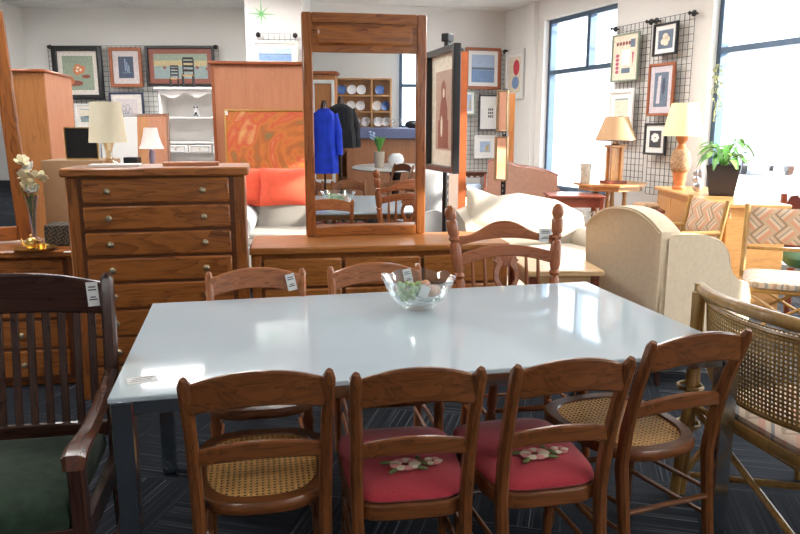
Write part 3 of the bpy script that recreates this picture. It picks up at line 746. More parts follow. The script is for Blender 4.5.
# low table in the sun beside the dresser
st = thing('side_table', 'low pale pine side table in the sun behind the tall spindle chair', 'side table', (.925, 4.29, 0), R(4))
b = B(); b.box((0, 0, .663), (.44, .62, .034), bev=.006); b.build('tabletop', PINEX, st)
b = B()
for y in (-.26, .26): b.box((0, y, .60), (.36, .02, .09))
for x in (-.17, .17): b.box((x, 0, .60), (.02, .50, .09))
b.build('apron', PINEX, st)
for x in (-.18, .18):
    for y in (-.26, .26):
        b = B(); b.box((x, y, .323), (.05, .05, .646), bev=.006, taper=.7); b.build('leg', REDW, st)

# ---------------------------------------------------------------- things on the chest and the left dresser
ts = thing('serving_tray', 'small round golden tray on the left dresser under the tea set', 'tray', (-2.06, 3.98, .802))
b = B(); b.lathe([(.03, 0), (.09, .002), (.11, .012), (.113, .016), (.108, .014), (.088, .006), (.01, .005)], seg=30); b.build('tray_dish', GOLD, ts)
tp = thing('teapot', 'small golden teapot on the round tray', 'teapot', (-2.08, 3.99, .809))
b = B(); b.lathe([(.022, 0), (.030, .006), (.036, .025), (.032, .045), (.020, .058), (.008, .062), (.006, .07), (.009, .075), (.002, .081)], seg=20); b.build('pot_body', GOLD, tp)
b = B(); b.rod([(-.03, 0, .02), (-.05, 0, .035), (-.058, 0, .055)], [.009, .006, .005], 8); b.build('spout', GOLD, tp)
b = B(); b.rod([(.03, 0, .045), (.052, 0, .045), (.055, 0, .025), (.034, 0, .015)], .003, 6); b.build('handle', GOLD, tp)
b = B(); b.lathe([(.014, 0), (.024, .012), (.027, .034), (.024, .034), (.018, .01)], seg=18); b.rod([(.025, 0, .03), (.04, 0, .025), (.026, 0, .01)], .0025, 6)
solo('tea_cup', 'golden cup beside the teapot on the round tray', 'cup', b, GOLD, (-2.005, 3.95, .809))
b = B(); b.box((0, 0, .0015), (.07, .045, .002), rot=R(15)); solo('paper_slip', 'white paper slip on the right end of the left dresser', 'paper', b, PAPER, (-1.83, 3.92, .801))
b = B(); b.box((0, 0, .06), (.30, .18, .12), bev=.004); solo('patterned_box', 'dark patterned box on the left dresser behind the tea set', 'box', b, TAPE, (-1.93, 4.22, .802), R(9))
va = thing('glass_vase', 'flared clear glass vase on the left dresser holding cream flowers', 'vase', (-2.205, 4.27, .802))
b = B(); b.lathe([(.05, 0), (.045, .01), (.015, .03), (.018, .08), (.028, .2), (.045, .28), (.043, .28), (.025, .2), (.013, .08), (.005, .04)], seg=24); b.build('vase_wall', thin_glass('violet_glass', (.86, .86, .95), .15, .02, .8), va)
fl = thing('cream_flowers', 'bunch of cream artificial flowers in the flared glass vase', 'flowers', (-2.205, 4.27, .85))
b = B()
for k in range(7): b.rod([(0, 0, .01), (.02 * math.cos(k), .02 * math.sin(k), .2), (.06 * math.cos(k * 2.4), .05 * math.sin(k * 2.4), .30)], .0025, 5)
b.build('stems', LEAF, fl)
for k in range(9):
    a = k * 2.4; r = .015 + .04 * (k % 3) / 2; c = (r * math.cos(a), r * math.sin(a), .25 + .035 * (k % 4) + .01 * k)
    b = B()
    for q in range(6):
        Q = Matrix.Rotation(k * 1.9, 4, 'Z') @ Matrix.Rotation(R(20 + 11 * (k % 5)), 4, 'X') @ Matrix.Rotation(q * PI / 3, 4, 'Z') @ Matrix.Rotation(R(-50 + 20 * (q % 2)), 4, 'Y')
        b.blob(Vector(c) + (Q @ Vector((.026, 0, 0))), (.032, .022, .006), 8, Q)
    b.build('blossom', PETAL if k % 3 else WHITE, fl)
b = B(); b.box((0, 0, .64), (.40, .36, 1.28), bev=.004); b.box((0, -.182, .64), (.05, .002, 1.27)); bx_ = solo('cardboard_box', 'tall plain cardboard box standing between the left dresser and the tall chest', 'box', b, CARD, (-2.06, 4.68, 0), R(10))
# framed black picture on the chest
pf = thing('picture_frame', 'small black picture in a thin gold frame standing on the cardboard box', 'picture frame', (-2.01, 4.58, 1.283), R(8))
b = B(); b.ring([(-.10, 0), (.10, 0), (.10, .20), (-.10, .20)], [(-.092, .008), (.092, .008), (.092, .192), (-.092, .192)], -.008, .008, 'xz', .002); b.build('frame', GOLD, pf)
b = B(); b.box((0, .002, .10), (.186, .006, .186)); b.build('picture', BLACK, pf)
b = B(); b.bar([(0, .008, .12), (0, .08, .0)], .03, .004); b.build('easel_back', BLACK, pf)
def lamp_shade(parent, r0, r1, z0, h, mat, seg=32, sq=False):
    b = B()
    if sq: b.lathe([(r0, z0), (r1, z0 + h), (r1 - .004, z0 + h), (r0 - .004, z0)], seg=4, cap=False, M=Matrix.Rotation(PI / 4, 4, 'Z'))
    else: b.lathe([(r0, z0), (r1, z0 + h), (r1 - .004, z0 + h), (r0 - .004, z0)], seg=seg, cap=False)
    for a in (0, 2.1, 4.2): b.rod([(0, 0, z0 + h * .9), (r1 * math.cos(a), r1 * math.sin(a), z0 + h * .9)], .002, 4)
    return b.build('lamp_shade', mat, parent)
la = thing('table_lamp', 'table lamp with large cream drum shade on the tall chest', 'lamp', (-1.665, 4.14, 1.271))
b = B(); b.lathe([(.05, 0), (.05, .01), (.03, .02), (.018, .05), (.022, .09), (.034, .13), (.030, .138), (.008, .14), (.006, .18), (.006, .34)], seg=10); b.build('base', thin_glass('amber_glass', (.80, .66, .42), .2, .05, .7), la)
lamp_shade(la, .104, .082, .125, .225, SHADE)
b = B(); b.box((0, 0, .006), (.26, .16, .012)); solo('paper_stack', 'stack of white papers lying on the tall chest below the big lamp', 'papers', b, PAPER, (-1.56, 3.96, 1.271), R(14))
b = B(); b.box((0, 0, .01), (.30, .10, .02), bev=.003); solo('wooden_tray', 'flat pinkish wooden tray lying on top of the tall chest', 'tray', b, ORPAN, (-1.17, 4.05, 1.271), R(12))

# ---------------------------------------------------------------- left background furniture
ca = thing('tall_cabinet', 'tall brown wooden cabinet with cornice in the left background', 'cabinet', (-3.40, 6.75, 0), R(9))
b = B(); b.box((0, .42, .99), (.27, .85, 1.98), bev=.004); b.build('carcass', ORW, ca)
b = B(); b.box((.137, .42, .99), (.012, .85, 1.98)); b.build('side_panel', ORPAN, ca)
b = B(); b.box((0, .42, 1.995), (.32, .90, .03), bev=.01); b.build('cornice', ORC, ca)
# framed wall mirror leaning behind
fm = thing('leaning_mirror', 'wide silver framed mirror behind the lamps in the left background', 'mirror', (-3.0, 8.1, .0), (R(-2), 0, R(-16)))
b = B(); b.ring([(-.46, 0), (.46, 0), (.46, 1.64), (-.46, 1.64)], [(-.43, .03), (.43, .03), (.43, 1.61), (-.43, 1.61)], -.012, .012, 'xz', .003); b.build('frame', CHROME, fm)
b = B(); b.box((0, .002, .82), (.88, .006, 1.59)); b.build('mirror_glass', MIRR, fm)
tbq = thing('dark_side_table', 'dark side table in the left background under the small white lamp', 'side table', (-2.42, 7.05, 0))
b = B(); b.box((0, 0, 1.07), (.45, .40, .03), bev=.005); b.build('tabletop', DARKX, tbq)
for x in (-.19, .19):
    for y in (-.16, .16): b = B(); b.box((x, y, .527), (.035, .035, 1.055)); b.build('leg', DARKW, tbq)
l3 = thing('table_lamp', 'small lamp with white bell shade and lilac base in the left background', 'lamp', (-2.40, 7.0, 1.086))
b = B(); b.lathe([(.06, 0), (.06, .012), (.03, .02), (.022, .06), (.03, .12), (.026, .17), (.012, .2), (.006, .22), (.006, .38)], seg=16); b.build('base', plain('lilac_ceramic', (.42, .34, .46), .3), l3)
b = B(); b.lathe([(.118, .20), (.095, .25), (.075, .32), (.062, .40), (.058, .40), (.071, .32), (.091, .25), (.114, .20)], seg=28, cap=False); b.build('lamp_shade', SHADEW, l3)
# small dark boxes near it
b = B(); b.box((0, 0, .06), (.13, .12, .12), bev=.004); solo('dark_box', 'small dark box beside the little white lamp', 'box', b, BLACK, (-2.575, 6.95, 1.087))
# white hutch
hu = thing('white_hutch', 'white painted hutch with scalloped top, shelves and small drawers', 'hutch', (-2.62, 9.5, 0), R(4))
W = .50
b = B(); b.box((0, .36, 1.0), (2 * W, .02, 1.95)); b.build('back_panel', WHITE, hu)
for sx in (-1, 1): b = B(); b.box((sx * (W - .015), .18, 1.0), (.03, .36, 1.95), bev=.003); b.build('side_panel', WHITE, hu)
b = B(); b.box((0, .17, 1.985), (2 * W + .08, .42, .035), bev=.012); b.build('cornice', WHITE, hu)
pl = [(-W + .03, 1.965), (W - .03, 1.965), (W - .03, 1.86)] + [(W - .03 - (2 * W - .06) * k / 24, 1.88 + .03 * math.cos(k * PI / 4) + .02 * math.sin(PI * k / 24)) for k in range(25)] + [(-W + .03, 1.86)]
b = B(); b.prism(pl, 0, .018, 'xz'); b.build('scalloped_valance', WHITE, hu)
for z in (1.62, 1.30, .93, .6): b = B(); b.box((0, .18, z), (2 * W - .06, .34, .022)); b.build('shelf', WHITE, hu)
for x in (-.31, 0, .31):
    b = B(); b.box((x, .0, 1.215), (.29, .02, .10), bev=.004); d = b.build('drawer', WHITE, hu)
    b = B(); b.ring([(x - .12, 1.175), (x + .12, 1.175), (x + .12, 1.255), (x - .12, 1.255)], [(x - .11, 1.185), (x + .11, 1.185), (x + .11, 1.245), (x - .11, 1.245)], -.016, -.009, 'xz', .001); b.build('drawer_moulding', plain('grey_line', (.4, .4, .38), .6) if x < -.3 else MATS['grey_line'], d)
    b = B(); b.lathe([(.012, 0), (.014, .02)], (0, 0, 0), 10, M=Matrix.Rotation(PI / 2, 4, 'X')); b.xf(Matrix.Translation((x, -.01, 1.215))); b.build('knob', BRASS, d)
b = B(); b.box((0, .17, .30), (2 * W - .06, .33, .58)); b.build('base_cabinet', WHITE, hu)
def critter(loc, label, spots, s=1.0, name='cow_figurine'):
    t = thing(name, label, 'figurine', loc, R(4))
    b = B(); b.blob((0, 0, .05 * s), (.035 * s, .03 * s, .05 * s), 10); b.blob((0, -.005 * s, .115 * s), (.028 * s, .026 * s, .026 * s), 10)
    for sx in (-1, 1): b.blob((sx * .022 * s, 0, .138 * s), (.010 * s, .006 * s, .010 * s), 6); b.blob((sx * .03 * s, -.015 * s, .012 * s), (.016 * s, .02 * s, .012 * s), 6)
    b.build('body', PLATE, t)
    b = B()
    for x, z, r in spots: b.blob((x * s, -.026 * s, z * s), (r * s, .006 * s, r * s), 7)
    b.build('black_patches', BLACK, t, label='glossy black patches')
    return t
critter((-2.69, 9.66, 1.634), 'black and white ceramic animal on the upper shelf of the white hutch', [(-.016, .115, .013), (.016, .115, .013), (.0, .04, .018), (-.02, .015, .012), (.02, .015, .012)], 1.05)
critter((-2.42, 9.68, 1.634), 'spotted ceramic animal at the right end of the upper hutch shelf', [(-.016, .05, .011), (.016, .12, .009)], .85)
critter((-2.47, 9.68, 1.314), 'small white ceramic animal on the middle shelf of the white hutch', [(.01, .05, .008)], .75)
critter((-2.68, 9.66, .944), 'white ceramic animal on the shelf below the hutch drawers', [(.01, .05, .008)], .8)
def mini_chair(loc, label, s):
    t = thing('miniature_chair', label, 'miniature chair', loc, R(8))
    for sx in (-1, 1):
        b = B(); b.box((sx * .06 * s, .04 * s, .17 * s), (.014 * s, .014 * s, .34 * s)); b.build('rear_leg', BLACK, t)
        b = B(); b.box((sx * .06 * s, -.06 * s, .075 * s), (.014 * s, .014 * s, .15 * s)); b.build('front_leg', BLACK, t)
    b = B()
    for z in (.2, .25, .3, .34): b.box((0, .04 * s, z * s), (.12 * s, .01 * s, .026 * s))
    b.build('ladder_slats', BLACK, t)
    b = B(); b.box((0, -.01 * s, .14 * s), (.13 * s, .12 * s, .012 * s)); b.build('seat', CANED, t)
mini_chair((-2.76, 9.62, 2.004), 'taller black miniature ladder back chair on top of the white hutch', 1.1)
mini_chair((-2.93, 9.58, 2.004), 'shorter black miniature chair at the left on top of the white hutch', .8)

# orange panelled cabinet and canvas
oc = thing('panelled_cabinet', 'large orange-brown wooden cabinet back with red cap behind the sofa', 'cabinet', (-1.53, 8.12, 0), R(7))
b = B(); b.box((0, .22, 1.08), (1.06, .44, 2.16), bev=.003); b.build('panel', ORPAN, oc)
b = B(); b.box((0, .2, 2.18), (1.12, .52, .035), bev=.01); b.build('cap', ORC, oc)
b = B(); b.box((-.52, -.005, 1.08), (.03, .03, 2.16), bev=.004); b.build('edge_moulding', ORC, oc)
cv = thing('abstract_painting', 'orange and red abstract canvas in thin gold frame leaning on the panelled cabinet', 'painting', (-1.44, 7.92, .944), (R(-5), 0, R(7)))
b = B(); b.ring([(-.46, 0), (.46, 0), (.46, .74), (-.46, .74)], [(-.442, .018), (.442, .018), (.442, .722), (-.442, .722)], -.02, .015, 'xz', .003); b.build('frame', GOLD, cv)
b = B(); b.box((0, 0, .37), (.886, .012, .706)); b.build('canvas', ABST, cv)
price_tag(cv, (-.435, -.024, .70), .03, .045)
st2 = thing('blanket_chest', 'plain brown narrow wooden chest behind the grey sofa supporting the abstract painting', 'chest', (-1.44, 7.90, 0), R(7))
b = B(); b.box((0, .0, .455), (1.0, .20, .91), bev=.01); b.build('body', ORW, st2)
b = B(); b.box((0, .0, .927), (1.04, .24, .03), bev=.008); b.build('lid', ORC, st2)

# grey sofa
sf = thing('grey_sofa', 'grey linen sofa with rounded arms behind the low dresser', 'sofa', (-.62, 6.85, 0), R(6))
b = B(); b.box((0, 0, .24), (1.75, .78, .36), bev=.03); b.build('base', GREYF, sf)
for sx in (-1, 1):
    b = B(); b.rod([(sx * .90, -.42, .60), (sx * .90, .35, .62)], .14, 18); b.box((sx * .89, -.02, .33), (.20, .76, .50), bev=.03); b.build('arm', plain('pale_grey_linen', (.38, .385, .39), .95, .06, 120) if sx < 0 else MATS['pale_grey_linen'], sf)
b = B(); b.pillow((0, .28, .66), 1.7, .46, .30, Matrix.Rotation(R(-10), 4, 'X'), 14); b.build('back_cushion', GREYF, sf)
for sx in (-1, 1): b = B(); b.box((sx * .42, -.05, .47), (.83, .66, .13), bev=.04); b.build('seat_cushion', GREYF, sf)
def cushion(label, loc, w_, h_, th, mat, rot, name='throw_pillow', grp=None):
    b = B(); b.pillow((0, 0, 0), w_, h_, th, rot, 12); solo(name, label, 'pillow', b, mat, loc, group=grp)
cushion('coral red throw pillow nearest the tall mirror on the grey sofa', (-1.09, 7.0, .92), .56, .38, .17, ORF, Matrix.Rotation(R(6), 4, 'Z') @ Matrix.Rotation(R(-16), 4, 'X'))
cushion('coral red throw pillow half hidden by the tall chest on the grey sofa', (-1.55, 7.03, .92), .46, .38, .16, ORF, Matrix.Rotation(R(6), 4, 'Z') @ Matrix.Rotation(R(-16), 4, 'X') @ Matrix.Rotation(R(4), 4, 'Y'))
cushion('large pale grey pillow standing at the right end of the grey sofa', (.20, 6.75, .83), .44, .60, .22, MATS['pale_grey_linen'], Matrix.Rotation(R(-20), 4, 'Z') @ Matrix.Rotation(R(-10), 4, 'X'))

# ivory sofa in the sun
iv = thing('ivory_sofa', 'ivory sofa in the sun behind the tall spindle chair', 'sofa', (1.12, 5.75, 0), R(20))
b = B(); b.box((0, 0, .22), (1.1, .72, .34), bev=.04); b.build('base', OFFW, iv)
b = B(); b.bar([(-.55, .30, .62), (-.3, .32, .68), (0, .33, .70), (.3, .32, .66), (.55, .30, .58)], .22, [.40, .46, .48, .44, .36], bev=.09); b.build('backrest', OFFW, iv, angle=60)
for sx in (-1, 1): b = B(); b.rod([(sx * .56, -.34, .50), (sx * .56, .3, .54)], .11, 16); b.box((sx * .56, -.02, .28), (.16, .70, .42), bev=.03); b.build('arm', OFFW, iv)
b = B(); b.box((0, -.06, .44), (.96, .60, .14), bev=.05); b.build('seat_cushion', OFFW, iv)
cushion('striped ivory bolster leaning at the left end of the ivory sofa', (.72, 5.92, .80), .42, .36, .16, OFFW, Matrix.Rotation(R(30), 4, 'Z') @ Matrix.Rotation(R(-25), 4, 'X') @ Matrix.Rotation(R(20), 4, 'Y'))

# ================================================================ pictures
def framed(name, label, w_, h_, fw, fmat, loc, rot, art, mount=.05, mmat=None, th=.03, fdark=None, grp=None, cat='picture'):
    """front faces local -y, origin at bottom centre; art(b, aw, ah) draws on a centred sheet and returns its materials"""
    t = thing(name, label, cat, loc, rot, grp)
    def rc(a, z0, z1): return [(-a, z0), (a, z0), (a, z1), (-a, z1)]
    b = B(); b.ring(rc(w_ / 2, 0, h_), rc(w_ / 2 - fw, fw, h_ - fw), -th, 0, 'xz', min(.006, fw * .3)); b.build('frame', fmat, t)
    iw, ih = w_ - 2 * fw, h_ - 2 * fw
    b = B(); b.box((0, -.006, h_ / 2), (iw + .006, .008, ih + .006)); b.build('mount', mmat or PB['mat'], t)
    aw, ah = iw - 2 * mount, ih - 2 * mount
    b = B(); b.box((0, -.012, h_ / 2), (aw, .004, ah)); mats = art(b, aw, ah, h_ / 2); b.build('artwork', mats, t)
    return t
Y0 = -.0145
def art_flowers(b, w, h, c):
    b.mi = 1
    for k in range(9): a = k * 2.4; b.disc((w * .02 + w * .14 * math.sqrt(k / 9) * math.cos(a), Y0 - k * .0001, c + h * .1 + h * .12 * math.sqrt(k / 9) * math.sin(a)), w * .1, h * .07)
    b.mi = 2
    for k in range(6): b.disc((w * (.02 + .07 * math.cos(k * 2)), Y0 - .002 - k * .0001, c + h * (.1 + .06 * math.sin(k * 2))), w * .04, h * .03)
    b.mi = 3; b.disc((-w * .15, Y0 - .0005, c - h * .3), w * .3, h * .09); b.disc((w * .25, Y0 - .0007, c - h * .1), w * .14, h * .06)
    b.mi = 1; b.disc((-w * .22, Y0 - .003, c - h * .24), w * .09, h * .09)
    return [PB['sage'], PB['orange'], PB['cream'], PB['rust']]
def art_night(b, w, h, c):
    b.mi = 1
    for k in range(3): b.box((w * (-.05 + .12 * k), Y0, c + h * (.12 - .1 * k)), (w * .05, .001, h * (.55 - .1 * k)))
    b.mi = 2; b.box((w * .05, Y0, c - h * .25), (w * .6, .001, h * .06))
    return [PB['dusk'], PB['sky'], PB['slate']]
def art_land(b, w, h, c):
    b.mi = 1; b.box((0, Y0, c + h * .36), (w, .001, h * .28)); b.mi = 2; b.box((0, Y0 - .0005, c + h * .12), (w, .001, h * .22)); b.mi = 3
    for k in range(5): b.disc((w * (-.3 + .2 * k) + .01 * (k % 2), Y0 - .001, c - h * (.05 + .05 * (k % 3))), w * .035, h * .06)
    return [PB['water'], PB['sage'], PB['grass'], PB['rust']]
def art_sketch(b, w, h, c):
    b.mi = 1
    for k in range(5):
        a = k * 2 * PI / 5; b.ring([(w * .16 * math.cos(a) + w * .09 * math.cos(q * PI / 5), c + h * .15 * math.sin(a) + h * .16 * math.sin(q * PI / 5)) for q in range(10)], [(w * .16 * math.cos(a) + w * .075 * math.cos(q * PI / 5), c + h * .15 * math.sin(a) + h * .135 * math.sin(q * PI / 5)) for q in range(10)], Y0 - .001, Y0, 'xz', .0002)
    for k in (-1, 1): b.disc((k * w * .26, Y0 - .0004, c - h * .2), w * .10, h * .07)
    return [PB['pinkmat'], PB['slate']]
def art_sea(b, w, h, c):
    b.mi = 1; b.box((0, Y0, c - h * .28), (w, .001, h * .44)); b.mi = 2; b.box((0, Y0, c + h * .0), (w, .001, h * .08)); b.mi = 1
    for k in range(6): b.disc((w * (-.35 + .12 * k), Y0 - .001, c - h * (.12 + .03 * (k % 3))), w * .05, h * .04)
    return [PB['sky'], PB['sea'], PB['slate']]
def art_figure(b, w, h, c):
    b.mi = 1; b.disc((0, Y0, c + h * .25), w * .16, h * .13, 16); b.disc((w * .02, Y0 - .0004, c - h * .12), w * .26, h * .34, 16); b.box((0, Y0 - .0002, c - h * .30), (w * .66, .001, h * .36)); b.mi = 2
    b.disc((w * .02, Y0 - .001, c + h * .22), w * .07, h * .06, 12); b.disc((-w * .1, Y0 - .001, c - h * .2), w * .07, h * .14)
    return [PB['sepia'], PB['rust'], PB['cream']]
def art_blocks(b, w, h, c):
    b.mi = 1
    for i in range(3):
        for j in range(3): b.box((w * (-.02 + .15 * i), Y0, c + h * (.12 - .13 * j)), (w * .10, .001, h * .09))
    return [PAPER, INK]
def art_red(b, w, h, c):
    b.mi = 1; b.disc((w * .15, Y0, c + h * .2), w * .26, h * .22, 16); b.mi = 2; b.disc((w * .1, Y0 - .0005, c - h * .22), w * .3, h * .18, 14)
    return [PB['cream'], PB['red'], PB['sea']]
def art_hill(b, w, h, c):
    b.mi = 1; b.prism([(-w * .1, c - h * .4), (w * .35, c - h * .4), (w * .35, c + h * .3), (w * .1, c + h * .1)], Y0 - .001, Y0, 'xz'); return [PB['sky'], PB['grass']]
def art_sampler(b, w, h, c):
    b.mi = 1
    for k in range(5): b.disc((-w * .38, Y0, c + h * (-.38 + .11 * k)), w * .09, h * .05)
    b.mi = 2
    for k in range(6): b.disc((-w * .4 + w * .15 * k, Y0, c + h * .38), w * .065, h * .055)
    b.mi = 3; b.box((w * .04, Y0, c), (w * .42, .001, h * .42)); b.mi = 4; b.box((w * .36, Y0, c + h * .36), (w * .22, .001, h * .22)); b.box((w * .06, Y0, c - h * .36), (w * .42, .001, h * .14))
    b.mi = 1; b.prism([(w * .34, c + .12 * h), (w * .44, c + .12 * h), (w * .39, c - .26 * h)], Y0 - .001, Y0, 'xz')
    return [PB['cream'], PB['rose'], PB['rust'], PAPER, PB['slate']]
def art_moth(b, w, h, c):
    b.mi = 1
    for x, z, r in ((.0, .15, .2), (.12, .0, .2), (-.12, -.12, .2), (.05, -.2, .18)): b.disc((w * x, Y0 - r * .001, c + h * z), w * r, h * r * .9, 12)
    return [PB['slate'], PB['cream']]
def art_stand(b, w, h, c):
    b.mi = 1; b.prism([(-w * .3, c - h * .4), (-w * .05, c - h * .4), (-w * .0, c + h * .42), (-w * .22, c + h * .38)], Y0 - .001, Y0, 'xz'); b.mi = 2; b.disc((w * .2, Y0, c + h * .1), w * .12, h * .25)
    return [PB['slate'], PB['lilac'], PB['dusk']]
def art_bloom(b, w, h, c):
    b.mi = 1
    for k in range(7): a = k * 2 * PI / 7; b.disc((w * .2 * math.cos(a), Y0 - k * .0001, c + h * .08 + h * .16 * math.sin(a)), w * .16, h * .12)
    return [INK, PAPER]
def art_boat(b, w, h, c):
    b.mi = 1; b.box((0, Y0, c + h * .2), (w, .001, h * .5)); b.mi = 2; b.disc((0, Y0 - .001, c - h * .1), w * .3, h * .08); return [PB['water'], PB['cream'], PB['slate']]
def wire_grid(label, w_, h_, loc, rot, pitch=.075, th=.005):
    t = thing('wire_grid_panel', label, 'grid panel', loc, rot, 'wire display grids')
    b = B(); n = round(w_ / pitch)
    for k in range(n + 1): b.box((-w_ / 2 + w_ * k / n, 0, h_ / 2), (th, th, h_))
    m_ = round(h_ / pitch)
    for k in range(m_ + 1): b.box((0, .004, h_ * k / m_), (w_, th, th))
    b.build('wires', STEEL, t)
    for sx in (-1, 1):
        b = B(); b.box((sx * w_ / 2 * .97, .02, h_ - .02), (.02, .05, .02)); b.lathe([(.035, 0), (.035, .012), (.012, .02), (.012, .06), (.022, .07), (.004, .085)], (0, 0, 0), 10, M=Matrix.Rotation(PI / 2, 4, 'X')); b2 = b
        for v in b.bm.verts:
            if abs(v.co.x) < .05: v.co += Vector((sx * w_ / 2 * .97, -.0, h_ - .02))
        b.build('bracket', BLACK, t)
    return t
# left alcove
wire_grid('wide black wire grid on the left back wall holding four pictures', 2.62, 1.75, (-4.10, 11.42, .98), 0)
framed('framed_picture', 'dark framed painting of orange flowers, leftmost on the left back wall', .76, .80, .075, BLACK, (-4.95, 11.38, 1.92), 0, art_flowers, .07, th=.05)
framed('framed_picture', 'wood framed picture of a dark blue window scene, second on the left back wall', .50, .59, .05, ORC, (-4.21, 11.38, 2.11), 0, art_night, .085, PB['pinkmat'])
framed('framed_picture', 'wide dark framed landscape painting with a red-brown mount above the white hutch', 1.05, .60, .04, BLACK, (-3.37, 11.38, 2.12), 0, art_land, .075, PB['rust'], th=.05)
framed('framed_picture', 'navy framed flower sketch below the wood framed picture', .53, .60, .028, NAVY, (-4.24, 11.38, 1.43), 0, art_sketch, .07)
framed('framed_picture', 'small pale framed picture low on the left back wall behind the big lamp', .40, .36, .03, WHITE, (-4.85, 11.38, 1.50), 0, art_boat, .05)
cp = framed('framed_picture', 'small pale framed seascape on the white column above the panelled cabinet', .60, .34, .035, PB['cream'], (-1.66, 9.88, 2.28), R(9), art_sea, .05, PAPER)
wire_grid('short wire grid on the white column behind the small seascape', .50, 1.2, (-1.64, 9.92, 1.52), R(9))
# green starburst on the column
b = B()
for k in range(4):
    a = k * PI / 4 + PI / 2; r = .20 if k % 2 == 0 else .13
    for sg in (0, PI): b.prism([(0.012 * math.cos(a + PI / 2), .012 * math.sin(a + PI / 2)), (r * math.cos(a + sg), r * math.sin(a + sg)), (-.012 * math.cos(a + PI / 2), -.012 * math.sin(a + PI / 2))][:: (1 if sg == 0 else -1)], -.002, 0, 'xz')
solo('starburst_decal', 'pale green starburst decal on the white column above the panelled cabinet', 'wall decal', b, plain('mint_paint', (.22, .58, .22), .6), (-1.84, 9.936, 2.97), R(11.3))
for k, (x, y, z) in enumerate(((-5.795, 10.4, 2.85), (-5.795, 10.45, 2.62))):
    b = B(); 
    for q in range(3): b.box((0, 0, 0), (.002, .14, .012), rot=Matrix.Rotation(q * PI / 3, 4, 'X'))
    solo('star_decal', ('upper' if k == 0 else 'lower') + ' small teal star decal on the left wall', 'wall decal', b, plain('teal_paint%d' % k, (.2, .6, .55), .6), (x, y, z))
# north wall, right of the mirror
NA = R(18.8)
def nw(u): return (-1.4 + 3.12 * u, 10.86 + 1.06 * u)   # along the north wall
wire_grid('black wire grid at the corner of the back wall', .80, 2.0, (1.30, 11.68, .70), NA)
framed('framed_picture', 'wood framed blue seascape high in the back corner', .60, .63, .045, ORC, (1.30, 11.62, 2.09), NA, art_sea, .06, PAPER)
framed('framed_picture', 'black framed white print with small black squares on the corner grid', .36, .56, .025, BLACK, (1.41, 11.64, 1.45), NA, art_blocks, .05, PAPER)
framed('framed_picture', 'white framed small landscape low on the corner grid', .38, .37, .03, WHITE, (1.36, 11.62, 1.01), NA, art_hill, .07, PAPER)
framed('framed_picture', 'narrow green framed picture at the left edge of the corner grid', .22, .38, .025, PB['sage'], (1.08, 11.54, 1.69), NA, art_hill, .04, PAPER)
# right wall
EA = WALL_A + PI   # picture fronts face -y local -> into the room
def ew(t, off): p = WM @ Vector((t, -off, 0)); return (p.x, p.y)
EA = WALL_A
def rw(t, z, off=.03): x, y = ew(t, off); return (x, y, z)
framed('framed_picture', 'white framed picture with a red shape beside the back corner', .56, .74, .05, WHITE, rw(0.42, 1.93), EA, art_red, .05, PAPER)
wire_grid('left wire grid on the right wall between the windows', .66, 1.95, rw(3.21, .75, .06), EA)
wire_grid('right wire grid on the right wall beside the big window', .60, 1.98, rw(3.91, .72, .06), EA)
framed('framed_picture', 'cream framed stitched sampler high on the left wall grid', .50, .56, .02, PB['sage'], rw(3.15, 2.04, .09), EA, art_sampler, .045, PB['cream'])
framed('framed_picture', 'white framed picture below the stitched sampler', .46, .62, .05, WHITE, rw(3.13, 1.33, .09), EA, art_boat, .06, PAPER)
framed('framed_picture', 'black framed moth picture hanging at the top of the right wall grid', .38, .35, .025, BLACK, rw(3.83, 2.28, .09), EA, art_moth, .05, PAPER)
framed('framed_picture', 'orange-brown framed grey picture in the middle of the right wall grid', .42, .58, .03, ORC, rw(3.81, 1.62, .09), EA, art_stand, .07, PB['lilac'])
framed('framed_picture', 'black framed white flower print low on the right wall grid', .36, .36, .025, BLACK, rw(3.77, 1.18, .09), EA, art_bloom, .06, PAPER)

# ---------------------------------------------------------------- picture stands in the middle distance
def stand(label, loc, h, rz=0):
    t = thing('display_stand', label, 'display stand', loc, rz)
    b = B(); b.box((0, 0, h / 2), (.05, .03, h)); b.build('post', BLACK, t)
    b = B(); b.box((0, 0, .012), (.40, .30, .024), bev=.008); b.build('foot', BLACK, t)
    b = B()
    for k in range(int(h / .06)): b.box((.0, -.017, .05 + k * .06), (.02, .004, .03))
    b.build('slots', CHROME, t)
    return t
ss = stand('black slotted post stand carrying the big sepia picture', (.36, 5.65, 0), 2.12, R(60))
b = B(); b.box((0, 0, .03), (.10, .06, .06), bev=.006); b.build('top_block', BLACK, ss).location = (0, 0, 2.12)
framed('framed_picture', 'big black framed sepia portrait on the stand right of the tall mirror', .70, .92, .045, BLACK, (.345, 5.60, 1.15), R(-75), art_figure, .12, PB['cream'], th=.055)
pn = thing('wooden_partition', 'tall upright orange wooden panel behind the big sepia picture', 'panel', (.55, 7.05, 0), R(-85))
b = B(); b.box((0, 0, 1.08), (.66, .04, 2.16), bev=.003); b.build('panel', ORW, pn)
b = B(); b.box((.335, 0, 1.08), (.014, .07, 2.16)); b.build('carved_edge', plain('red_edge', (.50, .12, .03), .5), pn)
b = B(); b.box((0, 0, .02), (.7, .3, .04)); b.build('foot', ORW, pn)
ss2 = stand('slim black post stand carrying two narrow mirrors', (1.20, 8.33, 0), 1.92, R(-30))
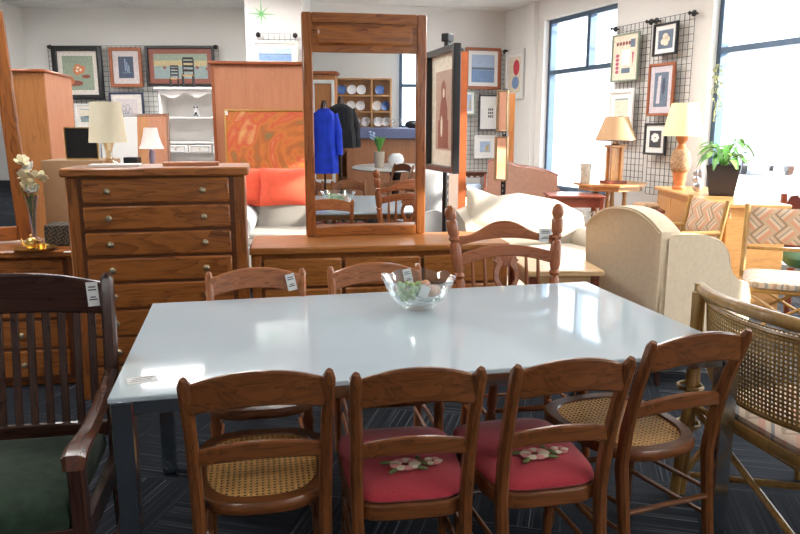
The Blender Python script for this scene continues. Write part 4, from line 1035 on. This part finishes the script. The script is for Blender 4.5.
def nmir(label, z, h, w_=.20):
    t = thing('narrow_mirror', label, 'mirror', (1.17, 8.28, z), R(-50))
    b = B(); b.ring([(-w_ / 2, 0), (w_ / 2, 0), (w_ / 2, h), (-w_ / 2, h)], [(-w_ / 2 + .02, .02), (w_ / 2 - .02, .02), (w_ / 2 - .02, h - .02), (-w_ / 2 + .02, h - .02)], -.03, 0, 'xz', .004); b.build('frame', plain('bronze' + str(int(z * 10)), (.30, .22, .13), .35, .1, 20, metal=.8), t)
    b = B(); b.box((0, -.01, h / 2), (w_ - .03, .006, h - .03)); b.build('mirror_glass', MIRR, t)
nmir('narrow bronze framed mirror, the upper one on the slim post', 1.44, .46, .17)
nmir('narrow bronze framed mirror, the lower one on the slim post', .89, .50)
pn2 = thing('wooden_post', 'orange wooden upright just right of the narrow mirrors', 'panel', (1.37, 8.95, 0), R(-9))
b = B(); b.box((0, 0, .95), (.07, .05, 1.9)); b.build('upright', ORW, pn2)

# ---------------------------------------------------------------- back centre: small dark cabinets, settee
nsd = thing('scalloped_nightstand', 'small dark nightstand with open shelf and scalloped edge below the corner grid', 'nightstand', (1.03, 9.9, 0), R(5))
b = B(); b.box((0, .15, .885), (.34, .34, .025), bev=.006); b.build('top', DARKX, nsd)
for sx in (-1, 1): b = B(); b.box((sx * .145, .15, .436), (.025, .30, .872)); b.build('side_panel', REDW, nsd)
for z in (.62, .30): b = B(); b.box((0, .15, z), (.27, .29, .02)); b.build('shelf', REDW, nsd)
b = B(); b.prism([(-.13, .872), (.13, .872), (.13, .82)] + [(.13 - .26 * k / 12, .83 + .012 * math.cos(k * PI / 2)) for k in range(13)], 0, .012, 'xz'); b.build('scalloped_apron', DARKX, nsd)
b = B(); b.box((0, 0, .05), (.20, .14, .10), bev=.01); solo('folded_cloth', 'folded pale blue cloth on the shelf of the small nightstand', 'cloth', b, PB['sky'], (1.02, 10.0, .63))
b = B(); b.box((0, .2, .31), (.62, .40, .62), bev=.008); solo('red_chest', 'low red-brown wooden chest left of the pink settee', 'chest', b, REDW, (.72, 9.35, 0), R(5))
cl = thing('candle_lamp', 'tiny glowing lamp beside the low red-brown chest', 'lamp', (.83, 8.7, .0))
b = B(); b.lathe([(.06, 0), (.02, .03), (.015, .52), (.03, .55)], seg=12); b.build('stand', REDW, cl)
b = B(); b.lathe([(.045, .55), (.03, .66)], seg=14); b.build('lamp_shade', emit('lit_shade', (1, .62, .30), 2.5), cl)

se = thing('camelback_settee', 'dusty pink upholstered settee with carved wooden crest rail seen from behind', 'settee', (1.49, 8.75, 0), R(168))
# back faces camera: chair forward = local +y, rotated ~168deg -> we look at local -y side? built directly facing away
b = B(); prof_ = []
def crest(u): return 1.02 + .10 * math.exp(-((u + .30) / .16) ** 2) - .24 * max(0, u) ** 2 * 2.2 - .03 * abs(u)
n = 28; ol = [(-.42, .12)] + [(.42, .12)] + [(.42 - .84 * k / n, crest((.42 - .84 * k / n) * -1)) for k in range(n + 1)]
b.prism(ol, -.05, .05, 'xz'); b.build('back', PINKF, se)
b = B(); b.rod([(.42 - .84 * k / n, 0, crest((.42 - .84 * k / n) * -1)) for k in range(n + 1)], .024, 8); b.build('crest_rail', REDW, se)
b = B(); b.box((0, -.35, .34), (.84, .62, .18), bev=.04); b.build('seat', PINKF, se)
for sx in (-1, 1):
    b = B(); b.bar([(sx * .42, 0, .75), (sx * .45, -.3, .66), (sx * .45, -.6, .60)], .07, .06, bev=.02); b.box((sx * .42, -.3, .42), (.05, .55, .36), bev=.02); b.build('arm', PINKF, se)
    for y in (-.02, -.62): b = B(); b.rod([(sx * .38, y, .26), (sx * .38, y, 0)], [.022, .014], 8); b.build('leg', REDW, se)
# left half with a second medallion crest
# red-brown side table
rtb = thing('end_table', 'red-brown rectangular end table between the settee and the pine pedestal table', 'table', (1.93, 7.95, 0), R(-5))
b = B(); b.box((0, 0, .755), (.60, .55, .025), bev=.005); b.build('tabletop', REDW, rtb)
b = B()
for y in (-.24, .24): b.box((0, y, .69), (.50, .02, .10))
for x in (-.26, .26): b.box((x, 0, .69), (.02, .46, .10))
b.build('apron', REDW, rtb)
for x in (-.26, .26):
    for y in (-.24, .24): b = B(); b.box((x, y, .371), (.045, .045, .742), bev=.004, taper=.7); b.build('leg', REDW, rtb)
# pine pedestal table
pt = thing('pedestal_table', 'octagonal pine table with turned columns and curved feet in front of the far window', 'table', (2.42, 8.25, 0), R(20))
oc8 = [(.42 * math.cos(PI / 8 + k * PI / 4), .42 * math.sin(PI / 8 + k * PI / 4)) for k in range(8)]
b = B(); b.prism(oc8, .845, .87, 'xy'); b.build('tabletop', PINE, pt)
b = B(); b.prism([(x * .86, y * .86) for x, y in oc8], .79, .846, 'xy'); b.build('apron', PINE, pt)
for k in range(4):
    a = k * PI / 2 + PI / 4
    b = B(); b.lathe([(.022, .22), (.03, .3), (.02, .36), (.028, .6), (.02, .7), (.028, .79)], (.16 * math.cos(a), .16 * math.sin(a), 0), 10); b.build('column', PINE, pt)
    b = B(); b.bar([(.1 * math.cos(a), .1 * math.sin(a), .27), (.25 * math.cos(a), .25 * math.sin(a), .22), (.34 * math.cos(a), .34 * math.sin(a), .09), (.42 * math.cos(a), .42 * math.sin(a), .022)], .05, [.1, .08, .06, .04], bev=.01); b.build('foot', PINE, pt)
b = B(); b.box((0, 0, .24), (.32, .32, .05), bev=.01); b.build('plinth', PINE, pt)
b = B(); b.lathe([(.050, 0), (.055, .01), (.060, .12), (.068, .22), (.064, .22), (.055, .12), (.045, .015)], seg=8); solo('ceramic_tumbler', 'pale mottled tapered vase on the pine table in front of the far window', 'vase', b, plain('mottled_glaze', (.55, .55, .48), .3, .3, 30), (2.10, 8.15, .871))
lc = thing('column_lamp', 'table lamp with tan empire shade and square slatted wooden column base', 'lamp', (2.40, 8.08, .871), R(12))
b = B(); b.box((0, 0, .018), (.23, .20, .036), bev=.006); b.build('plinth', REDW, lc)
b = B()
for x in (-.055, .055):
    for y in (-.055, .055): b.box((x, y, .22), (.035, .035, .37), bev=.003)
b.box((.02, 0, .22), (.10, .09, .37)); b.box((0, 0, .415), (.20, .17, .025), bev=.005); b.build('column', wood('lamp_column_wood', (.40, .17, .05), (.62, .33, .12), 'Z'), lc)
b = B(); b.rod([(0, 0, .42), (0, 0, .60)], .008); b.lathe([(.03, .425), (.045, .44), (.01, .47)], seg=12); b.build('neck', BRASS, lc)
lamp_shade(lc, .225, .125, .475, .26, SHADET)
b = B(); b.lathe([(.225, .473), (.227, .482)], seg=32, cap=False); b.build('shade_trim', DARKX, lc, solid=.002)
# clear glasses on stand under the table line
for k in range(3):
    b = B(); b.lathe([(.03, 0), (.032, .005), (.008, .015), (.007, .09), (.03, .12), (.036, .20), (.034, .20), (.028, .125)], seg=16)
    solo('acrylic_goblet', 'clear goblet on the small stool in front of the end table', 'goblet', b, GLASS, (1.80 + .10 * k, 7.38 + .03 * k, .43), group='clear goblets in front of the end table')
stl = thing('low_stool', 'low pale stool in front of the end table carrying the clear goblets', 'stool', (1.90, 7.42, 0))
b = B(); b.box((0, 0, .415), (.34, .28, .028), bev=.006); b.build('seat', WHITE, stl)
for x in (-.14, .14):
    for y in (-.11, .11): b = B(); b.rod([(x, y, 0), (x * .9, y * .9, .402)], .014); b.build('leg', WHITE, stl)

# long pine cabinet along the window, with lamp, ornament and planter
pcb = thing('pine_sideboard', 'long low orange pine sideboard below the big right window', 'sideboard', (2.62, 6.52, 0), R(-90 - 3))
b = B(); b.box((0, .24, .43), (1.80, .46, .86), bev=.004); b.build('carcass', PINE, pcb)
b = B(); b.box((0, .23, .875), (1.86, .52, .03), bev=.006); b.build('top', PINE, pcb)
for k in range(4):
    b = B(); b.box((-.66 + .44 * k, 0, .45), (.41, .02, .72), bev=.006); d = b.build('door', PINEX if k == 9 else PINE, pcb); knob(d, -.66 + .44 * k + .15, -.01, .5, .014)
lb = thing('terracotta_lamp', 'table lamp with pale yellow shade and tall terracotta base wrapped in basket weave', 'lamp', (2.74, 7.05, .891))
b = B(); b.lathe([(.060, 0), (.064, .02), (.052, .04), (.066, .14), (.072, .19), (.066, .34), (.048, .40), (.030, .44), (.052, .48), (.058, .53), (.036, .58), (.02, .60)], seg=24); b.build('base', TERRA, lb)
b = B(); b.lathe([(.073, .17), (.088, .22), (.092, .29), (.08, .35), (.058, .39)], seg=24, cap=False); b.build('basket_wrap', BASK, lb, solid=.008)
b = B(); b.rod([(0, 0, .6), (0, 0, .72)], .008); b.build('neck', BRASS, lb)
lamp_shade(lb, .19, .12, .515, .31, SHADEY)
b = B(); b.blob((0, 0, .05), (.05, .04, .05), 10); b.blob((-.02, 0, .12), (.035, .03, .035), 10)
for k in range(5): b.blob((.03 * math.cos(k * 1.3), .02 * math.sin(k * 1.3), .15 + .01 * k), (.02, .015, .03), 7)
solo('silver_ornament', 'small silvery animal ornament left of the square planter', 'ornament', b, plain('silver_glaze', (.5, .5, .55), .2, .4, 20, metal=.6), (2.80, 6.75, .891))
po = thing('square_planter', 'tall dark tapered square planter on the pine sideboard', 'planter', (2.88, 6.42, .891), R(-24))
b = B(); b.ring([(-.14, -.14), (.14, -.14), (.14, .14), (-.14, .14)], [(-.125, -.125), (.125, -.125), (.125, .125), (-.125, .125)], .0, .27, bev=.004)
for v in b.bm.verts: v.co.x *= .72 + .28 * v.co.z / .27; v.co.y *= .72 + .28 * v.co.z / .27
b.box((0, 0, .01), (.15, .15, .018)); b.build('pot', plain('slate_pot', (.035, .03, .035), .45), po)
b = B(); b.box((0, 0, .24), (.235, .235, .02)); b.build('soil', plain('soil', (.03, .02, .015), .95), po)
pp = thing('leafy_houseplant', 'glossy green leafy houseplant growing in the dark square planter', 'plant', (2.88, 6.42, 1.143))
def leafmesh(b, base, d, L, wd, droop):
    d = Vector(d).normalized(); sd = d.cross(Vector((0, 0, 1))).normalized(); pv = None
    for k in range(7):
        f = k / 6; c = Vector(base) + d * L * f + Vector((0, 0, -droop * f * f * L)); ww = wd * math.sin(PI * min(.97, f * .92 + .06))
        up_ = Vector((0, 0, ww * .25))
        row = [b.bm.verts.new(c - sd * ww + up_), b.bm.verts.new(c), b.bm.verts.new(c + sd * ww + up_)]
        if pv: b._f([pv[0], pv[1], row[1], row[0]]); b._f([pv[1], pv[2], row[2], row[1]])
        pv = row
random.seed(5)
for k in range(46):
    a = k * 2.399; el = random.uniform(.25, 1.6); r = random.uniform(.05, .13); z = random.uniform(.06, .22)
    b = B(); tip = (r * math.cos(a), r * math.sin(a), z); b.rod([(0.02 * math.cos(a), .02 * math.sin(a), 0), (r * .4 * math.cos(a), r * .4 * math.sin(a), z * .7), tip], .003, 5)
    leafmesh(b, tip, (math.cos(a), math.sin(a), el * .6), random.uniform(.12, .20), random.uniform(.022, .036), random.uniform(.5, 1.2))
    b.build('leaf', LEAF if k % 3 else LEAFL, pp)
hp = thing('hanging_sprig', 'dry trailing sprig hanging in the top left corner of the big window', 'hanging plant', (3.12, 7.30, 1.55))
b = B(); random.seed(3)
for q in range(4):
    pts = [(0.01 * q, 0, .55)]
    for k in range(8): pts.append((.02 * q + random.uniform(-.03, .03), random.uniform(-.03, .03), .5 - .07 * k * (1 - .1 * q)))
    b.rod(pts, .004, 4)
    for pz in pts[1:]:
        leafmesh(b, pz, (random.uniform(-1, 1), random.uniform(-1, 1), .2), .06, .014, .6)
b.build('stems', plain('dry_green', (.48, .50, .25), .7, .3), hp)
b = B(); b.rod([(0, 0, .54), (.0, 0, CEIL - 1.55)], .0025, 4); b.build('cord', STEEL, hp)

# small red box table left of the sideboard
sb = thing('box_table', 'small red-brown box table holding a flat fabric topped box, left of the sideboard', 'table', (2.28, 6.62, 0), R(-10))
b = B(); b.box((0, 0, .36), (.24, .24, .72), bev=.004); b.build('body', REDW, sb)
b = B(); b.box((0, 0, .735), (.30, .30, .03), bev=.008); b.build('top', REDW, sb)
b = B(); b.box((0, 0, .025), (.22, .18, .05), bev=.02); solo('trinket_box', 'flat padded trinket box on the small red-brown box table', 'box', b, BASK, (2.28, 6.62, .751), R(-10))

# ---------------------------------------------------------------- wing chair
wc = thing('wing_chair', 'cream upholstered wing chair seen from behind at the far end of the table', 'armchair', (1.70, 4.37, 0), R(-66))
# local: faces +y, outer back at y=-.40
def wcrest(u): return .90 + .125 * (1 - abs(u) ** 2.4) + .012 * u
n = 16
b = B(); rings = []
def bw(z): return .28 + .045 * min(1, max(0, (z - .14) / .6))
for yy_, ins in ((-.385, .035), (-.402, .012), (-.405, 0), (-.40, 0), (-.28, 0), (-.25, .012), (-.24, .035)):
    o = [(bw(.14) - ins, yy_, .14 + ins), (bw(.4) - ins, yy_ - .01, .4), (bw(.65) - ins, yy_ - .02, .65)]
    for k in range(n + 1): u = 1 - 2 * k / n; o.append((u * (.325 - ins), yy_ - .06 * (wcrest(u) - .5), wcrest(u) - ins))
    o += [(-bw(.65) + ins, yy_ - .02, .65), (-bw(.4) + ins, yy_ - .01, .4), (-bw(.14) + ins, yy_, .14 + ins)]
    rings.append([b.bm.verts.new(p_) for p_ in o])
b._rings(rings, True); b.build('back', CREAM, wc, angle=50)
b = B(); b.rod([((1 - 2 * k / n) * .318, -.412 - .06 * (wcrest(1 - 2 * k / n) - .5), wcrest(1 - 2 * k / n) - .012) for k in range(n + 1)], .006, 6); b.build('crest_piping', CREAMP, wc)
for sx in (-1, 1):
    prof_ = [(.30, .30), (.31, .48), (.28, .57), (.18, .60), (.115, .62), (.118, .70), (.10, .77), (.06, .82), (.0, .855), (-.10, .88), (-.22, .89), (-.34, .895)]
    sm = [(-.40, .895), (-.40, .14), (.28, .14)] + prof_
    b = B(); b.prism(sm, sx * .255, sx * .335, 'yz'); bmesh.ops.bevel(b.bm, geom=[e for e in b.bm.edges if abs(e.verts[0].co.x - e.verts[1].co.x) < 1e-5], offset=.02, segments=3, affect='EDGES')
    b.build('wing_side', CREAM, wc, angle=50)
    b = B(); b.rod([(sx * .331, y_ - .010, z_ - .012) for y_, z_ in prof_], .0045, 6); b.build('wing_piping', CREAMP, wc)
    for y in (-.34, .25): b = B(); b.rod([(sx * .27, y, .16), (sx * .28, y, 0)], [.024, .015], 8); b.build('leg', DARKW, wc)
b = B(); b.box((0, .0, .26), (.52, .60, .22), bev=.02); b.build('seat_base', CREAM, wc)
b = B(); b.box((0, .02, .43), (.50, .54, .13), bev=.04); b.build('seat_cushion', CREAM, wc)

# ---------------------------------------------------------------- bamboo chairs
def bamboo(label, loc, rz, arms=True):
    t = thing('bamboo_chair', label, 'chair', loc, rz, 'bamboo chairs with woven backs')
    hw = .27
    for sx in (-1, 1):
        b = B(); b.rod([(sx * hw, -.30, 0), (sx * hw, -.24, .43), (sx * hw, -.33, .92)], .02, 8); b.build('rear_leg', RATT, t)
        b = B(); b.rod([(sx * hw, .25, 0), (sx * hw, .25, .66 if arms else .44)], .02, 8); b.build('front_leg', RATT, t)
        if arms: b = B(); b.rod([(sx * hw, -.28, .67), (sx * hw, .28, .67)], .018, 8); b.build('armrest', RATT, t)
        b = B(); b.rod([(sx * hw, -.25, .38), (sx * hw, .25, .38)], .014, 6); b.rod([(sx * hw, -.27, .05), (sx * hw, .25, .38)], .011, 6); b.rod([(sx * hw, .25, .05), (sx * hw, -.25, .38)], .011, 6); b.build('side_brace', RATT, t)
    b = B(); b.rod([(-hw, -.275, .60), (hw, -.275, .60)], .014, 8); b.rod([(-hw, -.245, .38), (hw, -.245, .38)], .014, 8)
    for y in (.25, -.26): b.rod([(-hw, y, .38), (hw, y, .38)], .014, 6); b.rod([(-hw, y, .06), (hw, y, .38)], .011, 6); b.rod([(hw, y, .06), (-hw, y, .38)], .011, 6)
    b.build('cross_brace', RATT, t)
    b = B(); b.pillow((0, 0, 0), .53, .28, .04, None, 10); b.xf(Matrix.Translation((0, -.305, .765)) @ Matrix.Rotation(R(10), 4, 'X')); b.build('back_panel', WEAVE, t, label='peach and grey basket patterned back')
    o = seat_outline(.265, .275, .27, p=6, y0=.01); b = B(); b.pad(o, .395, .45, .02, .02); b.build('seat_cushion', WEAVES, t, label='peach and grey basket patterned seat')
    return t
b1 = bamboo('bamboo armchair with woven pattern back, left one behind the wing chair', (2.20, 5.80, 0), R(98))
price_tag(b1, (-.23, -.37, .82), .04, .08, Matrix.Rotation(PI, 4, 'Z'))
b2 = bamboo('bamboo chair with woven pattern back and seat, right one near the right edge', (2.72, 4.95, 0), R(155), arms=False)

# carved dark chair behind
cc = thing('carved_chair', 'dark carved wooden chair with green seat at the right edge by the window', 'chair', (3.42, 5.75, -.0), R(165))
for sx in (-1, 1):
    b = B(); b.box((sx * .25, -.22, .47), (.05, .05, .94), bev=.008); b.build('rear_leg', REDW, cc)
    b = B(); b.lathe([(.02, 0), (.03, .1), (.02, .2), (.03, .38)], (sx * .25, .22, 0), 10); b.build('front_leg', REDW, cc)
pl = [(-.27, .80), (.27, .80), (.29, .84), (.27, .88), (.22, .87), (.20, .92), (.15, .93), (.13, .90), (.11, .96), (.07, 1.0), (.03, .98), (0, 1.02), (-.03, .98), (-.07, 1.0), (-.11, .96), (-.13, .90), (-.15, .93), (-.20, .92), (-.22, .87), (-.27, .88), (-.29, .84)]
b = B(); b.prism(pl, -.24, -.20, 'xz'); b.build('carved_crest', wood('carved_mahogany', (.05, .01, .008), (.14, .03, .02), 'X'), cc)
b = B(); b.box((0, -.22, .52), (.5, .03, .07)); 
for k in range(5): b.rod([(-.16 + .08 * k, -.22, .54), (-.16 + .08 * k, -.22, .83)], .012, 6)
b.build('spindle_back', MATS['carved_mahogany'], cc)
b = B(); b.pad(seat_outline(.25, .27, .25, p=5), .38, .46, .03, .02); b.build('seat', plain('bottle_green', (.03, .10, .05), .8), cc)
# magazines on the floor below the bamboo chair
b = B()
for k in range(4): b.mi = k % 2; b.box((.01 * (k % 2), 0, .015 + .03 * k), (.28, .22, .028), rot=R(5 * k))
solo('stacked_magazines', 'small blue and white stack of magazines on the floor under the bamboo chair', 'magazines', b, [COUNTB, PAPER], (2.25, 4.85, 0), R(20))

# ================================================================ behind the camera (seen in the mirror)
A2 = R(20.8)
def behind(x, y): return (x, y)
dh = thing('plate_shelf', 'open wooden shelf unit of china seen reflected in the tall mirror', 'shelf unit', (2.38, -3.70, 0), R(200.8))
b = B(); b.box((0, .28, 1.03), (1.02, .02, 2.06)); b.build('back_panel', SHELFW, dh)
for x in (-.5, -.16, .5): b = B(); b.box((x, .15, 1.03), (.03, .28, 2.06)); b.build('upright', SHELFW, dh)
for z in (.3, .75, 1.2, 1.48, 1.76, 2.05): b = B(); b.box((0, .15, z), (1.02, .28, .025)); b.build('shelf', SHELFW, dh)
MM = Matrix.Translation((2.38, -3.70, 0)) @ Matrix.Rotation(R(200.8), 4, 'Z')
pt0 = None
b = B(); b.lathe([(.03, 0), (.06, .004), (.09, .016), (.09, .020), (.055, .009), (.01, .006)], seg=18, M=Matrix.Rotation(R(80), 4, 'X')); 
plate_me = b
pidx = 0
for z, xs in ((1.773, (.38, .2, .03, -.30)), (1.493, (.40, .22, .05, -.25, -.40)), (1.213, (.35, .15, -.05, -.27, -.42))):
    for x in xs:
        b = B(); b.lathe([(.03, 0), (.06, .004), (.085, .016), (.085, .020), (.055, .009), (.01, .006)], seg=18, M=Matrix.Rotation(R(80), 4, 'X')); b.xf(Matrix.Translation((0, 0, .09)))
        p_ = MM @ Vector((x, .16, z))
        col = PLATEB if pidx in (0, 3, 8) else PLATE
        shelfn = {1.773: 'top', 1.493: 'middle', 1.213: 'lower'}[z]
        solo('china_plate', ('blue' if col is PLATEB else 'white') + ' china plate, ' + ('first', 'second', 'third', 'fourth', 'fifth')[xs.index(x)] + ' from the left on the ' + shelfn + ' shelf in the mirror', 'plate', b, col, p_, R(200.8), 'china plates on the reflected shelves'); pidx += 1
gc = thing('china_cabinet', 'tall wooden china cabinet with pale glazed door seen in the mirror', 'cabinet', (1.50, -3.1, 0), R(200.8))
b = B(); b.box((0, .2, 1.04), (.42, .40, 2.08), bev=.004); b.build('carcass', ORW, gc)
b = B(); b.box((0, .2, 2.11), (.50, .48, .06), bev=.02); b.build('cornice', ORC, gc)
b = B(); b.ring([(-.19, .3), (.19, .3), (.19, 2.0), (-.19, 2.0)], [(-.14, .36), (.14, .36), (.14, 1.94), (-.14, 1.94)], -.03, 0, 'xz'); b.build('door', WHITE, gc)
ct = thing('shop_counter', 'shop counter with slate blue top band and wood panelling seen in the mirror', 'counter', (2.80, -2.80, 0), R(200.8))
b = B(); b.box((0, .3, .53), (1.9, .6, 1.06)); b.build('panelling', CPANEL, ct)
b = B(); b.box((0, .28, 1.13), (1.94, .66, .17), bev=.01); b.build('counter_top', COUNTB, ct)
mo = thing('counter_monitor', 'dark curved object on the shop counter seen in the mirror', 'monitor', (3.02, -2.90, 1.217), R(200))
b = B(); b.blob((0, 0, .06), (.13, .08, .07), 12); b.build('housing', BLACK, mo)
def mannequin(label, x, y, rz, cloth, top, bot, wd, mat2=None):
    t = thing('dressed_mannequin', label, 'mannequin', (x, y, 0), rz)
    b = B(); b.rod([(0, 0, 0), (0, 0, 1.0)], .015); b.lathe([(.16, 0), (.16, .02), (.02, .04)], seg=16); b.build('stand', DARKW, t)
    b = B(); b.lathe([(.03, top + .10), (.045, top + .03), (.05, top - .02)], seg=12); b.build('neck', DARKW, t)
    b = B(); pr = [(wd * .62, bot), (wd * .58, bot + .2), (wd * .50, lerp(bot, top, .5)), (wd * .52, top - .18), (wd * .48, top - .07), (wd * .28, top - .02), (.05, top)]
    b.lathe(pr, seg=24, wob=lambda a, j: (1 if abs(math.cos(a)) > .5 else .8) + (.05 * math.sin(7 * a) if j < 3 else 0))
    for sx in (-1, 1): b.rod([(sx * wd * .42, 0, top - .08), (sx * wd * .62, .02, top - .3), (sx * wd * .66, .06, top - .62)], [.06, .055, .045], 10)
    b.build('coat', [cloth], t, angle=70)
    if mat2:
        b = B(); b.rod([(-.1, -.15, top - .05), (0, -.2, top - .3), (.05, -.19, top - .7)], .04, 8); b.rod([(.1, -.15, top - .05), (.08, -.2, top - .4)], .035, 8); b.build('scarf', mat2, t)
    return t
mannequin('mannequin in a royal blue coat seen at the left of the mirror reflection', .90, -.76, R(10), BLUE, 1.56, .70, .30)
mannequin('mannequin draped in black lace with a red scarf seen in the mirror', 1.30, -1.35, R(0), plain('black_lace', (.018, .018, .022), .9, .5, 40), 1.62, 1.0, .36, plain('dark_red_scarf', (.20, .02, .03), .9))
rt2 = thing('round_pedestal_table', 'round pale topped table seen in the mirror', 'table', (1.90, -.70, 0))
b = B(); b.lathe([(.60, .735), (.62, .75), (.60, .765)], seg=40); b.build('tabletop', plain('pale_marble', (.62, .60, .55), .25, .12, 6), rt2)
b = B(); b.lathe([(.30, 0), (.28, .04), (.06, .08), (.05, .5), (.09, .72)], seg=16); b.build('pedestal', DARKW, rt2)
b = B(); b.lathe([(.05, 0), (.10, .05), (.115, .11), (.09, .17), (.05, .195), (.045, .195)], seg=24); solo('round_vase', 'round white vase on the pale round table seen in the mirror', 'vase', b, PLATE, (1.84, -.52, .766))
pv = thing('plant_pot', 'tall pale pot with green plant on the reflected round table', 'plant pot', (1.62, -.58, .766))
b = B(); b.lathe([(.06, 0), (.07, .1), (.075, .22), (.07, .22), (.06, .1)], seg=18); b.build('pot', plain('stone_pot', (.48, .40, .32), .8), pv)
gp = thing('grassy_plant', 'spiky green plant with blue flowers in the tall pale pot', 'plant', (1.62, -.58, .95))
b = B()
for k in range(26): a = k * 2.4; leafmesh(b, (0, 0, 0), (.35 * math.cos(a), .35 * math.sin(a), 1), .30, .014, .15)
b.build('leaves', LEAF, gp)
b = B()
for k in range(9): b.blob((-.10 + .03 * math.cos(k * 2), .03 * math.sin(k * 2), .2 + .012 * k), (.022, .022, .018), 7)
b.build('blue_flowers', PB['sky'], gp)
dc = dup(c_cane, (1.42, .22, 0), R(70), 'dark arched back chair beside the pale round table seen in the mirror', 'chairs seen in the mirror')
dc2 = dup(c_cane, (.78, -.10, 0), R(-60), 'dark chair in front of the blue coat seen in the mirror', 'chairs seen in the mirror')
dc3 = dup(pc, (.80, -1.9, 0), R(200), 'pale pressed back chair behind the mannequins seen in the mirror', 'chairs seen in the mirror')
for k in range(7):
    b = B(); b.lathe([(.03, 0), (.006, .01), (.006, .07), (.032, .10), (.036, .17), (.033, .17)], seg=12)
    p_ = Matrix.Translation((2.80, -2.80, 0)) @ Matrix.Rotation(R(200.8), 4, 'Z') @ Vector((.05 + .11 * k, .1, 1.217))
    solo('wine_glass', 'stemmed glass in a row on the shop counter seen in the mirror', 'glass', b, GLASS, p_, group='stemmed glasses on the counter')
# clothes rail reflected in the left mirror
